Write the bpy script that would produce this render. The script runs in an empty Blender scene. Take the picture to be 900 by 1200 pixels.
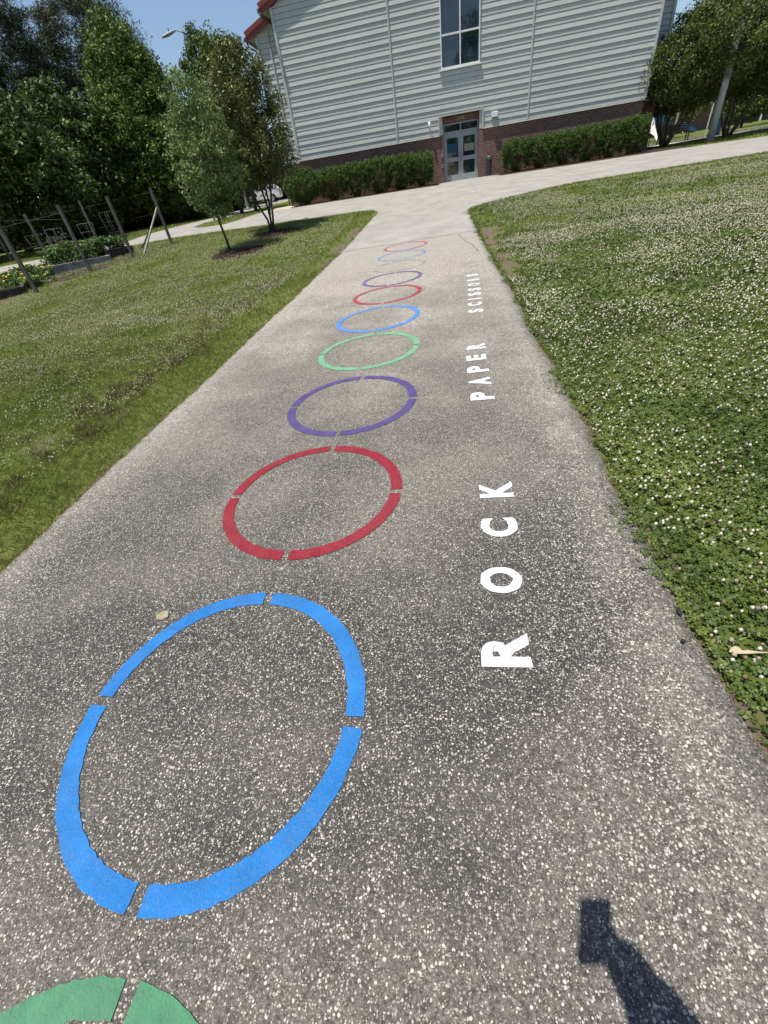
import bpy, bmesh, math, random
import numpy as np
from mathutils import Vector, Matrix
from mathutils.geometry import delaunay_2d_cdt
random.seed(4); RNG = np.random.default_rng(7)
sc = bpy.context.scene
col = sc.collection
PI = math.pi
R = math.radians

# ------------------------------------------------------------------ site
# x runs along the school's front wall, y towards it (wall at y = 0), the photographer stands at y = -31.55
AZ = R(12); CA, SA = math.cos(AZ), math.sin(AZ)
CX, CY, CZ = -1.146, -31.546, 1.598

def from_cam(x, y):
    """metres right / ahead of the photographer -> site x, y"""
    return (CX + x * CA - y * SA, CY + x * SA + y * CA)

def gz(x, y):
    """height of the ground (works on arrays)"""
    x = np.asarray(x, float); y = np.asarray(y, float)
    xo = 7.68 + CA * x + SA * y; yo = 30.62 - SA * x + CA * y
    t = np.clip((yo - 11) / 18, 0, 1); s = t * t * (3 - 2 * t)
    return (0.0211 * np.clip(xo, -12, 25) * (1 - s) + 0.0168 * np.clip(yo, -5, 31) + 0.70 * s
            + np.clip(np.clip(yo, 0, 90) - 31, 0, None) * 0.015)

def g(x, y): return float(gz(x, y))

# ------------------------------------------------------------------ materials
def mat(name, rough=0.85, spec=0.3):
    m = bpy.data.materials.new(name); m.use_nodes = True
    nt = m.node_tree; b = nt.nodes['Principled BSDF']
    b.inputs['Roughness'].default_value = rough
    b.inputs['Specular IOR Level'].default_value = spec
    return m, nt, b

def N(nt, t, **kw):
    n = nt.nodes.new(t)
    for k, v in kw.items():
        if k.startswith('i_'):
            key = k[2:]
            key = int(key) if key.isdigit() else key.replace('_', ' ')
            n.inputs[key].default_value = v
        else: setattr(n, k, v)
    return n

def ramp(nt, fac, stops, interp='LINEAR'):
    r = nt.nodes.new('ShaderNodeValToRGB'); r.color_ramp.interpolation = interp
    els = r.color_ramp.elements
    while len(els) < len(stops): els.new(0.5)
    for e, (p, c) in zip(els, stops):
        e.position = p; e.color = (*c, 1) if len(c) == 3 else c
    nt.links.new(fac, r.inputs[0]); return r.outputs[0]

def mix(nt, fac, a, b, blend='MIX'):
    m = nt.nodes.new('ShaderNodeMix'); m.data_type = 'RGBA'; m.blend_type = blend
    L = nt.links
    for s, v in ((m.inputs[0], fac), (m.inputs[6], a), (m.inputs[7], b)):
        if hasattr(v, 'is_output'): L.new(v, s)
        else: s.default_value = v if isinstance(v, (int, float)) else ((*v, 1) if len(v) == 3 else v)
    return m.outputs[2]

def math_(nt, op, a, b=0.0, c=None):
    m = nt.nodes.new('ShaderNodeMath'); m.operation = op
    for i, v in enumerate((a, b) if c is None else (a, b, c)):
        if hasattr(v, 'is_output'): nt.links.new(v, m.inputs[i])
        else: m.inputs[i].default_value = v
    return m.outputs[0]

def coords(nt, scale=(1, 1, 1)):
    tc = nt.nodes.new('ShaderNodeTexCoord'); mp = nt.nodes.new('ShaderNodeMapping')
    mp.inputs['Scale'].default_value = scale
    nt.links.new(tc.outputs['Object'], mp.inputs[0]); return mp.outputs[0]

def noise(nt, v, scale, detail=4, rough=0.55):
    n = nt.nodes.new('ShaderNodeTexNoise'); n.inputs['Scale'].default_value = scale
    n.inputs['Detail'].default_value = detail; n.inputs['Roughness'].default_value = rough
    nt.links.new(v, n.inputs['Vector']); return n.outputs['Fac']

def bump(nt, b, h, strength=0.5, dist=0.01):
    n = nt.nodes.new('ShaderNodeBump'); n.inputs['Strength'].default_value = strength
    n.inputs['Distance'].default_value = dist
    nt.links.new(h, n.inputs['Height']); nt.links.new(n.outputs[0], b.inputs['Normal'])

def simple(name, c, rough=0.7, spec=0.3, var=0.12, scale=6, metal=0.0, bmp=0.15):
    m, nt, b = mat(name, rough, spec)
    v = coords(nt); f = noise(nt, v, scale, 5)
    lo = tuple(max(0, x * (1 - var * 1.6)) for x in c); hi = tuple(min(1, x * (1 + var * 1.6)) for x in c)
    nt.links.new(ramp(nt, f, [(0.3, lo), (0.7, hi)]), b.inputs['Base Color'])
    b.inputs['Metallic'].default_value = metal
    if bmp: bump(nt, b, noise(nt, v, scale * 6, 3), bmp, 0.004)
    return m

def leafmat(name, dark, mid, light, rough=0.5, spec=0.35, trans=0.18):
    m, nt, b = mat(name, rough, spec)
    at = N(nt, 'ShaderNodeAttribute', attribute_name='rnd')
    c = ramp(nt, at.outputs['Fac'], [(0.0, dark), (0.5, mid), (1.0, light)])
    nt.links.new(c, b.inputs['Base Color'])
    tr = nt.nodes.new('ShaderNodeBsdfTranslucent'); nt.links.new(c, tr.inputs['Color'])
    mx = nt.nodes.new('ShaderNodeMixShader'); mx.inputs[0].default_value = trans
    nt.links.new(b.outputs[0], mx.inputs[1]); nt.links.new(tr.outputs[0], mx.inputs[2])
    nt.links.new(mx.outputs[0], nt.nodes['Material Output'].inputs['Surface'])
    return m

def stone_layer(nt, v, scale, thr, hi):
    vo = nt.nodes.new('ShaderNodeTexVoronoi'); vo.inputs['Scale'].default_value = scale
    vo.inputs['Randomness'].default_value = 1.0
    nt.links.new(v, vo.inputs['Vector'])
    sep = nt.nodes.new('ShaderNodeSeparateColor'); nt.links.new(vo.outputs['Color'], sep.inputs[0])
    # radius of each stone from its cell's random value
    rad = math_(nt, 'MULTIPLY_ADD', sep.outputs[0], thr, 0.10 if hi else 0.04)
    d = math_(nt, 'SUBTRACT', rad, vo.outputs['Distance'])
    m = math_(nt, 'MULTIPLY', d, 14.0); 
    cl = nt.nodes.new('ShaderNodeClamp'); nt.links.new(m, cl.inputs[0])
    return cl.outputs[0], sep.outputs[1], sep.outputs[2]

def asphalt_mat():
    m, nt, b = mat('aggregate_asphalt', 0.78, 0.35)
    v = coords(nt)
    wob = N(nt, 'ShaderNodeTexNoise'); wob.inputs['Scale'].default_value = 60; nt.links.new(v, wob.inputs['Vector'])
    vv = nt.nodes.new('ShaderNodeVectorMath'); vv.operation = 'MULTIPLY_ADD'
    nt.links.new(wob.outputs['Color'], vv.inputs[0]); vv.inputs[1].default_value = (0.010,) * 3
    nt.links.new(v, vv.inputs[2]); v2 = vv.outputs[0]
    pale = N(nt, 'ShaderNodeAttribute', attribute_name='pale').outputs['Fac']
    edge = N(nt, 'ShaderNodeAttribute', attribute_name='edge').outputs['Fac']
    conc = N(nt, 'ShaderNodeAttribute', attribute_name='concrete').outputs['Fac']
    big = noise(nt, v, 0.9, 6, 0.6); mid = noise(nt, v, 5.0, 5, 0.6); fine = noise(nt, v, 240, 2)
    ed = math_(nt, 'MULTIPLY', edge, math_(nt, 'MULTIPLY_ADD', mid, 1.2, 0.2))
    s1, r1, r1b = stone_layer(nt, v2, 97, math_(nt, 'MULTIPLY_ADD', ed, 0.22, 0.42), False)
    s2, r2, r2b = stone_layer(nt, v2, 172, math_(nt, 'MULTIPLY_ADD', ed, 0.24, 0.57), False)
    s3, r3, r3b = stone_layer(nt, v2, 290, 0.62, False)
    base = ramp(nt, mid, [(0.25, (0.014, 0.012, 0.011)), (0.75, (0.032, 0.028, 0.025))])
    base = mix(nt, math_(nt, 'MULTIPLY', fine, 0.22), base, (0.085, 0.077, 0.070))
    st1 = ramp(nt, r1, [(0.0, (0.09, 0.082, 0.075)), (0.45, (0.27, 0.25, 0.225)), (0.80, (0.56, 0.525, 0.45)), (1.0, (0.54, 0.495, 0.37))])
    st2 = ramp(nt, r2, [(0.0, (0.055, 0.049, 0.043)), (0.5, (0.22, 0.20, 0.175)), (1.0, (0.52, 0.485, 0.42))])
    st3 = ramp(nt, r3, [(0.0, (0.030, 0.027, 0.024)), (1.0, (0.19, 0.172, 0.15))])
    c = mix(nt, s3, base, st3); c = mix(nt, s2, c, st2); c = mix(nt, s1, c, st1)
    stain = ramp(nt, noise(nt, v, 0.65, 5, 0.55), [(0.44, (1, 1, 1)), (0.60, (0, 0, 0))])
    c = mix(nt, math_(nt, 'MULTIPLY', stain, 0.13), c, (0.030, 0.026, 0.023))
    # dust and wear: pale areas, growing along the path towards the school
    wear = ramp(nt, big, [(0.44, (0, 0, 0)), (0.62, (1, 1, 1))])
    wm = math_(nt, 'MULTIPLY', wear, math_(nt, 'MULTIPLY_ADD', pale, 0.30, 0.20))
    edm = ramp(nt, math_(nt, 'MULTIPLY_ADD', mid, 0.9, math_(nt, 'SUBTRACT', edge, 0.55)), [(0.35, (0, 0, 0)), (0.75, (1, 1, 1))])
    wm = math_(nt, 'MULTIPLY_ADD', edm, 0.26, wm)
    pm = math_(nt, 'MULTIPLY', pale, math_(nt, 'MULTIPLY_ADD', mid, 0.7, 0.62))
    wm = math_(nt, 'ADD', wm, pm)
    cl = nt.nodes.new('ShaderNodeClamp'); nt.links.new(wm, cl.inputs[0]); cl.inputs[2].default_value = 0.94
    dust = ramp(nt, math_(nt, 'MULTIPLY_ADD', noise(nt, v, 95, 3, 0.8), 0.7, math_(nt, 'MULTIPLY', noise(nt, v, 24, 4, 0.75), 0.3)), [(0.42, (0.11, 0.097, 0.080)), (0.60, (0.60, 0.545, 0.46))])
    c = mix(nt, cl.outputs[0], c, dust)
    # the bigger stones stand proud of the dust
    keep = math_(nt, 'MULTIPLY_ADD', pale, -0.75, 0.85)
    c = mix(nt, math_(nt, 'MULTIPLY', s2, math_(nt, 'MULTIPLY', keep, 0.7)), c, st2); c = mix(nt, math_(nt, 'MULTIPLY', s1, keep), c, st1)
    # brushed concrete of the cross walk
    cc = ramp(nt, noise(nt, v, 1.3, 7, 0.65), [(0.30, (0.265, 0.248, 0.222)), (0.70, (0.405, 0.38, 0.338))])
    cc = mix(nt, math_(nt, 'MULTIPLY', ramp(nt, noise(nt, v, 70, 4, 0.8), [(0.4, (0, 0, 0)), (0.65, (1, 1, 1))]), 0.45), cc, (0.18, 0.168, 0.15))
    c = mix(nt, conc, c, cc)
    nt.links.new(c, b.inputs['Base Color'])
    h = math_(nt, 'ADD', math_(nt, 'MULTIPLY', s1, 1.0), math_(nt, 'MULTIPLY', s2, 0.6))
    h = math_(nt, 'ADD', h, math_(nt, 'MULTIPLY', fine, 0.6))
    bump(nt, b, h, 0.55, 0.004)
    return m

def ground_mat():
    m, nt, b = mat('lawn_soil', 0.95, 0.1)
    v = coords(nt)
    dirt = N(nt, 'ShaderNodeAttribute', attribute_name='dirt').outputs['Fac']
    clov = N(nt, 'ShaderNodeAttribute', attribute_name='clover').outputs['Fac']
    n1 = noise(nt, v, 0.55, 6, 0.6); n2 = noise(nt, v, 14, 5, 0.7); n3 = noise(nt, v, 70, 3, 0.7)
    c = ramp(nt, n1, [(0.3, (0.085, 0.120, 0.022)), (0.5, (0.130, 0.162, 0.033)), (0.7, (0.190, 0.195, 0.058))])
    c = mix(nt, math_(nt, 'MULTIPLY', ramp(nt, n2, [(0.40, (0, 0, 0)), (0.62, (1, 1, 1))]), 0.6), c, (0.035, 0.055, 0.014))
    c = mix(nt, math_(nt, 'MULTIPLY', ramp(nt, n3, [(0.5, (0, 0, 0)), (0.75, (1, 1, 1))]), 0.35), c, (0.16, 0.17, 0.075))
    # clover heads seen as a pale stipple far off, thicker in drifts
    vo = nt.nodes.new('ShaderNodeTexVoronoi'); vo.inputs['Scale'].default_value = 13; nt.links.new(v, vo.inputs['Vector'])
    fl = math_(nt, 'LESS_THAN', vo.outputs['Distance'], 0.24)
    drift = ramp(nt, noise(nt, v, 0.8, 4), [(0.36, (0, 0, 0)), (0.6, (1, 1, 1))])
    c = mix(nt, math_(nt, 'MULTIPLY', math_(nt, 'MULTIPLY', fl, drift), math_(nt, 'MULTIPLY', clov, 0.40)), c, (0.42, 0.40, 0.31))
    soil = ramp(nt, n3, [(0.3, (0.10, 0.075, 0.052)), (0.7, (0.215, 0.17, 0.12))])
    dm = ramp(nt, math_(nt, 'MULTIPLY_ADD', n2, 0.8, math_(nt, 'SUBTRACT', dirt, 0.4)), [(0.35, (0, 0, 0)), (0.6, (1, 1, 1))])
    c = mix(nt, dm, c, soil)
    nt.links.new(c, b.inputs['Base Color'])
    bump(nt, b, math_(nt, 'ADD', n3, n2), 0.8, 0.03)
    return m

def paint_mat(name, c, fade=0.0, rough=0.55):
    m, nt, b = mat(name, 0.7, 0.2)
    v = coords(nt)
    vo = nt.nodes.new('ShaderNodeTexVoronoi'); vo.inputs['Scale'].default_value = 120; nt.links.new(v, vo.inputs['Vector'])
    f = noise(nt, v, 9, 5, 0.6); n3 = noise(nt, v, 130, 3, 0.7)
    lo = tuple(x * 0.80 for x in c); hi = tuple(min(1, x * 1.12 + 0.004) for x in c)
    cc = ramp(nt, f, [(0.3, lo), (0.7, hi)])
    # pits between the stones where paint is thin
    pit = ramp(nt, n3, [(0.575 - fade * 0.26, (0, 0, 0)), (0.68 - fade * 0.18, (1, 1, 1))])
    dirtm = ramp(nt, noise(nt, v, 2.6, 6, 0.7), [(0.45, (0, 0, 0)), (0.75, (1, 1, 1))])
    cc = mix(nt, math_(nt, 'MULTIPLY', dirtm, 0.16), cc, (0.13, 0.12, 0.105))
    cc = mix(nt, math_(nt, 'MULTIPLY', pit, 0.55 + fade * 0.4), cc, (0.20, 0.185, 0.165))
    if fade:
        big = ramp(nt, noise(nt, v, 3.2, 4), [(0.40, (1, 1, 1)), (0.60, (0, 0, 0))])
        cc = mix(nt, math_(nt, 'MULTIPLY', big, fade), cc, (0.33, 0.31, 0.275))
    nt.links.new(cc, b.inputs['Base Color'])
    bump(nt, b, math_(nt, 'SUBTRACT', n3, vo.outputs['Distance']), 0.7, 0.0045)
    return m

def brick_mat():
    m, nt, b = mat('dark_red_brick', 0.9, 0.2)
    tc = nt.nodes.new('ShaderNodeTexCoord'); sp = nt.nodes.new('ShaderNodeSeparateXYZ')
    nt.links.new(tc.outputs['Object'], sp.inputs[0])
    cb = nt.nodes.new('ShaderNodeCombineXYZ')
    nt.links.new(math_(nt, 'ADD', sp.outputs[0], sp.outputs[1]), cb.inputs[0]); nt.links.new(sp.outputs[2], cb.inputs[1])
    br = nt.nodes.new('ShaderNodeTexBrick'); nt.links.new(cb.outputs[0], br.inputs[0])
    br.inputs['Scale'].default_value = 1; br.inputs['Brick Width'].default_value = 0.213
    br.inputs['Row Height'].default_value = 0.0765; br.inputs['Mortar Size'].default_value = 0.009
    br.inputs['Color1'].default_value = (0.125, 0.047, 0.037, 1); br.inputs['Color2'].default_value = (0.215, 0.10, 0.072, 1)
    br.inputs['Mortar'].default_value = (0.33, 0.285, 0.24, 1); br.inputs['Bias'].default_value = -0.1
    c = mix(nt, math_(nt, 'MULTIPLY', noise(nt, cb.outputs[0], 2.2, 5), 0.35), br.outputs['Color'], (0.05, 0.03, 0.028))
    nt.links.new(c, b.inputs['Base Color'])
    bump(nt, b, math_(nt, 'SUBTRACT', 1.0, br.outputs['Fac']), 0.6, 0.006)
    return m

def siding_mat():
    m, nt, b = mat('grey_green_siding', 0.45, 0.4)
    v = coords(nt, (0.35, 1, 2.0)); f = noise(nt, v, 1.4, 6, 0.6)
    c = ramp(nt, f, [(0.3, (0.40, 0.415, 0.388)), (0.7, (0.475, 0.488, 0.456))])
    v2 = coords(nt, (5, 5, 0.35)); st = noise(nt, v2, 1.0, 5, 0.7)
    c = mix(nt, math_(nt, 'MULTIPLY', ramp(nt, st, [(0.5, (0, 0, 0)), (0.8, (1, 1, 1))]), 0.25), c, (0.30, 0.34, 0.315))
    nt.links.new(c, b.inputs['Base Color'])
    bump(nt, b, noise(nt, v, 2.2, 3), 0.12, 0.02)
    return m

def glass_mat(name='dark_glass', tint=(0.012, 0.016, 0.018)):
    m, nt, b = mat(name, 0.03, 0.9)
    v = coords(nt)
    nt.links.new(ramp(nt, noise(nt, v, 1.5, 3), [(0.3, tint), (0.7, tuple(x * 1.8 for x in tint))]), b.inputs['Base Color'])
    b.inputs['IOR'].default_value = 1.55
    bump(nt, b, noise(nt, v, 0.8, 2), 0.04, 0.02)
    return m

def bark_mat(name, a, c2):
    m, nt, b = mat(name, 0.9, 0.15)
    v = coords(nt, (12, 12, 2.5)); f = noise(nt, v, 1.5, 6, 0.65)
    nt.links.new(ramp(nt, f, [(0.35, a), (0.65, c2)]), b.inputs['Base Color'])
    bump(nt, b, f, 0.6, 0.02); return m

M = {}
M['asphalt'] = asphalt_mat(); M['ground'] = ground_mat(); M['brick'] = brick_mat(); M['siding'] = siding_mat()
M['glass'] = glass_mat(); M['bluegreen_glass'] = glass_mat('tinted_glass', (0.012, 0.024, 0.032))
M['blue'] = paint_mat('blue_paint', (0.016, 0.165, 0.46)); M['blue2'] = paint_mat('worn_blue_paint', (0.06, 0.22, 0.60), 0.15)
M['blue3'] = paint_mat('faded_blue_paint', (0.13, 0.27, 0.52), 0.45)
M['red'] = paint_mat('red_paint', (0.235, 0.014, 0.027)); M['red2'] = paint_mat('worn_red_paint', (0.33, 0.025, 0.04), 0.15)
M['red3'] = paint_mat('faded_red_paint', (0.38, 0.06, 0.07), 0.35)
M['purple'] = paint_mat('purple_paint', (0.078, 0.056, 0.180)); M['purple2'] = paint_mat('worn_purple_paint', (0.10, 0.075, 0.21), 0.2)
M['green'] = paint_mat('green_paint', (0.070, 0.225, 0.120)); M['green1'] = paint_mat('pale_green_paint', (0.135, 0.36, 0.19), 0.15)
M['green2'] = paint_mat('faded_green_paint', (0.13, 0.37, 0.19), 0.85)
M['white'] = paint_mat('white_paint', (0.70, 0.72, 0.72))
M['white_metal'] = simple('white_metal', (0.72, 0.73, 0.72), 0.4, 0.5, 0.04)
M['grey_metal'] = simple('grey_metal', (0.33, 0.35, 0.36), 0.45, 0.5, 0.08)
M['galv'] = simple('galvanised_steel', (0.20, 0.21, 0.215), 0.5, 0.5, 0.15, 9)
M['door_grey'] = simple('blue_grey_door_metal', (0.27, 0.305, 0.325), 0.4, 0.5, 0.05)
M['black_metal'] = simple('black_metal', (0.018, 0.018, 0.02), 0.45, 0.5, 0.1)
M['dark_bin'] = simple('dark_bin_metal', (0.035, 0.037, 0.042), 0.4, 0.5, 0.1)
M['roof_red'] = simple('red_painted_fascia', (0.19, 0.040, 0.034), 0.5, 0.4, 0.12, 3)
M['soffit'] = simple('beige_soffit', (0.40, 0.39, 0.34), 0.7)
M['trim'] = simple('pale_trim', (0.46, 0.475, 0.445), 0.45, 0.4, 0.05)
M['cream_trim'] = simple('cream_trim', (0.66, 0.65, 0.57), 0.5, 0.4, 0.05)
M['gutter'] = simple('brown_gutter', (0.055, 0.030, 0.028), 0.4, 0.5, 0.1)
M['wood_post'] = bark_mat('weathered_post_wood', (0.075, 0.068, 0.060), (0.165, 0.150, 0.132))
M['wood_light'] = bark_mat('pale_brace_wood', (0.20, 0.185, 0.16), (0.36, 0.34, 0.30))
M['timber'] = bark_mat('dark_timber', (0.028, 0.024, 0.021), (0.075, 0.064, 0.055))
M['concrete'] = simple('bed_concrete', (0.24, 0.23, 0.215), 0.9, 0.2, 0.25, 5)
M['bark'] = bark_mat('grey_bark', (0.055, 0.043, 0.034), (0.13, 0.108, 0.088))
M['bark_tan'] = bark_mat('tan_bark', (0.10, 0.075, 0.055), (0.24, 0.19, 0.145))
M['twig'] = bark_mat('brown_twigs', (0.085, 0.052, 0.036), (0.21, 0.135, 0.09))
M['mulch'] = simple('dark_mulch', (0.050, 0.034, 0.026), 0.95, 0.1, 0.4, 25, bmp=0.9)
M['sand'] = simple('pale_sandy_soil', (0.46, 0.41, 0.31), 0.95, 0.1, 0.25, 3)
M['soil'] = simple('brown_soil', (0.060, 0.045, 0.036), 0.95, 0.1, 0.35, 8, bmp=0.8)
M['leaf_dark'] = leafmat('dark_leaves', (0.016, 0.030, 0.006), (0.050, 0.082, 0.017), (0.185, 0.255, 0.065), 0.5, 0.22, 0.14)
M['leaf_mid'] = leafmat('green_leaves', (0.046, 0.076, 0.016), (0.110, 0.165, 0.034), (0.22, 0.29, 0.075), 0.55, 0.2, 0.2)
M['leaf_blue'] = leafmat('bluish_leaves', (0.046, 0.076, 0.022), (0.105, 0.155, 0.048), (0.20, 0.27, 0.10), 0.55, 0.2, 0.2)
M['leaf_young'] = leafmat('young_leaves', (0.085, 0.125, 0.038), (0.175, 0.230, 0.075), (0.38, 0.45, 0.20), 0.5, 0.25, 0.3)
M['leaf_bronze'] = leafmat('bronze_leaves', (0.046, 0.055, 0.014), (0.108, 0.124, 0.030), (0.21, 0.22, 0.060), 0.45, 0.4, 0.2)
M['leaf_myrtle'] = leafmat('myrtle_leaves', (0.034, 0.054, 0.013), (0.088, 0.120, 0.028), (0.19, 0.225, 0.060), 0.55, 0.2, 0.2)
M['leaf_pine'] = leafmat('pine_needles', (0.022, 0.032, 0.011), (0.042, 0.060, 0.019), (0.095, 0.120, 0.042), 0.6, 0.3, 0.08)
M['leaf_shrub'] = leafmat('yew_leaves', (0.026, 0.056, 0.010), (0.066, 0.120, 0.020), (0.135, 0.20, 0.038), 0.55, 0.22, 0.2)
M['leaf_garden'] = leafmat('garden_leaves', (0.045, 0.085, 0.02), (0.095, 0.165, 0.04), (0.19, 0.28, 0.08), 0.5, 0.35, 0.25)
M['blade'] = leafmat('grass_blades', (0.095, 0.128, 0.022), (0.190, 0.235, 0.040), (0.33, 0.345, 0.11), 0.55, 0.3, 0.2)
M['clover'] = leafmat('clover_leaves', (0.026, 0.050, 0.009), (0.084, 0.124, 0.021), (0.22, 0.255, 0.060), 0.5, 0.35, 0.18)
M['straw'] = leafmat('brown_dead_grass', (0.13, 0.10, 0.05), (0.25, 0.19, 0.10), (0.38, 0.31, 0.17), 0.7, 0.2, 0.1)
M['flower'] = leafmat('clover_heads', (0.22, 0.14, 0.085), (0.46, 0.42, 0.30), (0.72, 0.70, 0.56), 0.7, 0.2, 0.15)
M['yellow'] = simple('yellow_petals', (0.72, 0.55, 0.04)); M['orange'] = simple('orange_petals', (0.72, 0.25, 0.02))
M['play_blue'] = simple('blue_plastic', (0.025, 0.10, 0.28), 0.4, 0.5)
M['play_tan'] = simple('tan_plastic', (0.42, 0.37, 0.28), 0.5)
M['canvas'] = simple('white_canvas', (0.80, 0.79, 0.76), 0.8)
M['road'] = simple('parking_asphalt', (0.10, 0.098, 0.095), 0.9, 0.2, 0.2, 2)
M['kerb'] = simple('kerb_concrete', (0.46, 0.44, 0.36), 0.9, 0.2, 0.1)
M['car_white'] = simple('white_car_paint', (0.74, 0.75, 0.76), 0.2, 0.6, 0.02, bmp=0)
M['car_silver'] = simple('silver_car_paint', (0.30, 0.32, 0.34), 0.25, 0.6, 0.02, bmp=0)
M['tyre'] = simple('tyre_rubber', (0.02, 0.02, 0.02), 0.8)
M['lamp_red'] = simple('red_tail_lamp', (0.45, 0.02, 0.02), 0.2, 0.6)
M['hydrant'] = simple('silver_grey_paint', (0.26, 0.27, 0.26), 0.5, 0.5, 0.15)
M['poster_blue'] = simple('blue_poster', (0.015, 0.075, 0.13)); M['paper'] = simple('beige_notice', (0.26, 0.245, 0.205))
M['sign_tan'] = simple('tan_sign', (0.30, 0.27, 0.21)); M['sign_ink'] = simple('dark_sign_letters', (0.03, 0.028, 0.025))
M['pebble'] = simple('black_pebble', (0.02, 0.02, 0.022), 0.6); M['chip'] = simple('tan_stone', (0.30, 0.26, 0.17), 0.85, 0.2, 0.2, 40)
M['dry_leaf'] = simple('dry_leaf_tan', (0.44, 0.37, 0.24), 0.7)
M['joint'] = simple('dark_joint_filler', (0.19, 0.175, 0.155), 0.95)
M['crack'] = simple('crack_dirt', (0.060, 0.054, 0.047), 1.0, 0.05)
M['skin'] = simple('skin', (0.50, 0.30, 0.21), 0.5); M['shirt'] = simple('navy_shirt', (0.03, 0.04, 0.08), 0.9)
M['trousers'] = simple('khaki_trousers', (0.25, 0.20, 0.13), 0.9); M['hair'] = simple('brown_hair', (0.04, 0.025, 0.015), 0.6)
M['shoe'] = simple('grey_shoes', (0.10, 0.10, 0.11), 0.7)

# ------------------------------------------------------------------ object helpers
def tag(o, label=None, cat=None, group=None, kind=None):
    if label: o['label'] = label
    if cat: o['category'] = cat
    if group: o['group'] = group
    if kind: o['kind'] = kind
    return o

def empty(name, loc, label, cat, group=None, rz=0):
    o = bpy.data.objects.new(name, None); col.objects.link(o)
    o.location = loc; o.rotation_euler.z = rz; o.empty_display_size = 0.2
    return tag(o, label, cat, group)

def link(name, me, m, parent=None, world=False):
    o = bpy.data.objects.new(name, me); col.objects.link(o)
    if m is not None:
        for mm in (m if isinstance(m, (list, tuple)) else [m]): me.materials.append(mm)
    if parent is not None:
        o.parent = parent
        if world: # mesh is in world coordinates: keep it there
            chain = Matrix.Identity(4); p = parent
            while p is not None: chain = p.matrix_basis @ chain; p = p.parent
            o.matrix_basis = chain.inverted()
    return o

class MB:
    """collects simple solids, builds ONE mesh object"""
    def __init__(s): s.bm = bmesh.new()
    def box(s, x0, y0, z0, x1, y1, z1, bev=0.0):
        r = bmesh.ops.create_cube(s.bm, size=1.0)
        vs = r['verts']
        bmesh.ops.scale(s.bm, vec=(x1 - x0, y1 - y0, z1 - z0), verts=vs)
        bmesh.ops.translate(s.bm, vec=((x0 + x1) / 2, (y0 + y1) / 2, (z0 + z1) / 2), verts=vs)
        if bev:
            es = {e for v in vs for e in v.link_edges}
            bmesh.ops.bevel(s.bm, geom=list(es), offset=bev, segments=2, affect='EDGES', profile=0.5)
        return s
    def bar(s, a, b, w, d=None, up=Vector((0, 0, 1))):
        a, b = Vector(a), Vector(b); d = d or w
        z = (b - a); L = z.length; z.normalize()
        if abs(z.dot(up)) > 0.99: up = Vector((0, 1, 0))
        x = up.cross(z).normalized(); y = z.cross(x)
        mt = Matrix(((x.x * w, y.x * d, z.x * L, (a.x + b.x) / 2), (x.y * w, y.y * d, z.y * L, (a.y + b.y) / 2),
                     (x.z * w, y.z * d, z.z * L, (a.z + b.z) / 2), (0, 0, 0, 1)))
        bmesh.ops.create_cube(s.bm, size=1.0, matrix=mt); return s
    def tube(s, pts, rad, n=10, cap=True):
        pts = [Vector(p) for p in pts]
        rads = rad if isinstance(rad, (list, tuple)) else [rad] * len(pts)
        rings = []
        ref = Vector((0.13, 0.97, 0.21))
        for i, p in enumerate(pts):
            t = (pts[min(i + 1, len(pts) - 1)] - pts[max(i - 1, 0)]).normalized()
            r_ = ref if abs(t.dot(ref)) < 0.95 else Vector((1, 0, 0))
            x = t.cross(r_).normalized(); y = t.cross(x)
            rings.append([s.bm.verts.new(p + (x * math.cos(a) + y * math.sin(a)) * rads[i]) for a in [2 * PI * k / n for k in range(n)]])
        for r0, r1 in zip(rings, rings[1:]):
            for k in range(n): 
                f = s.bm.faces.new((r0[k], r0[(k + 1) % n], r1[(k + 1) % n], r1[k])); f.smooth = True
        if cap:
            s.bm.faces.new(rings[0][::-1]); s.bm.faces.new(rings[-1])
        return s
    def lathe(s, prof, cx=0, cy=0, n=20):
        rings = []
        for r, z in prof: rings.append([s.bm.verts.new((cx + r * math.cos(2 * PI * k / n), cy + r * math.sin(2 * PI * k / n), z)) for k in range(n)])
        for r0, r1 in zip(rings, rings[1:]):
            for k in range(n):
                f = s.bm.faces.new((r0[k], r0[(k + 1) % n], r1[(k + 1) % n], r1[k])); f.smooth = True
        s.bm.faces.new(rings[0][::-1]); s.bm.faces.new(rings[-1]); return s
    def poly(s, pts, depth_vec=None):
        vs = [s.bm.verts.new(p) for p in pts]; f = s.bm.faces.new(vs)
        if depth_vec is not None:
            r = bmesh.ops.extrude_face_region(s.bm, geom=[f])
            bmesh.ops.translate(s.bm, vec=depth_vec, verts=[v for v in r['geom'] if isinstance(v, bmesh.types.BMVert)])
        return s
    def blob(s, c, r, sub=2, jit=0.0, seed=0):
        res = bmesh.ops.create_icosphere(s.bm, subdivisions=sub, radius=1.0)
        rr = random.Random(seed)
        for v in res['verts']:
            k = 1 + rr.uniform(-jit, jit)
            v.co = Vector((v.co.x * r[0] * k + c[0], v.co.y * r[1] * k + c[1], v.co.z * r[2] * k + c[2]))
        return s
    def build(s, name, m, parent=None, world=False, smooth=False):
        bmesh.ops.recalc_face_normals(s.bm, faces=s.bm.faces)
        me = bpy.data.meshes.new(name); s.bm.to_mesh(me); s.bm.free()
        if smooth:
            for p in me.polygons: p.use_smooth = True
        return link(name, me, m, parent, world)

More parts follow.
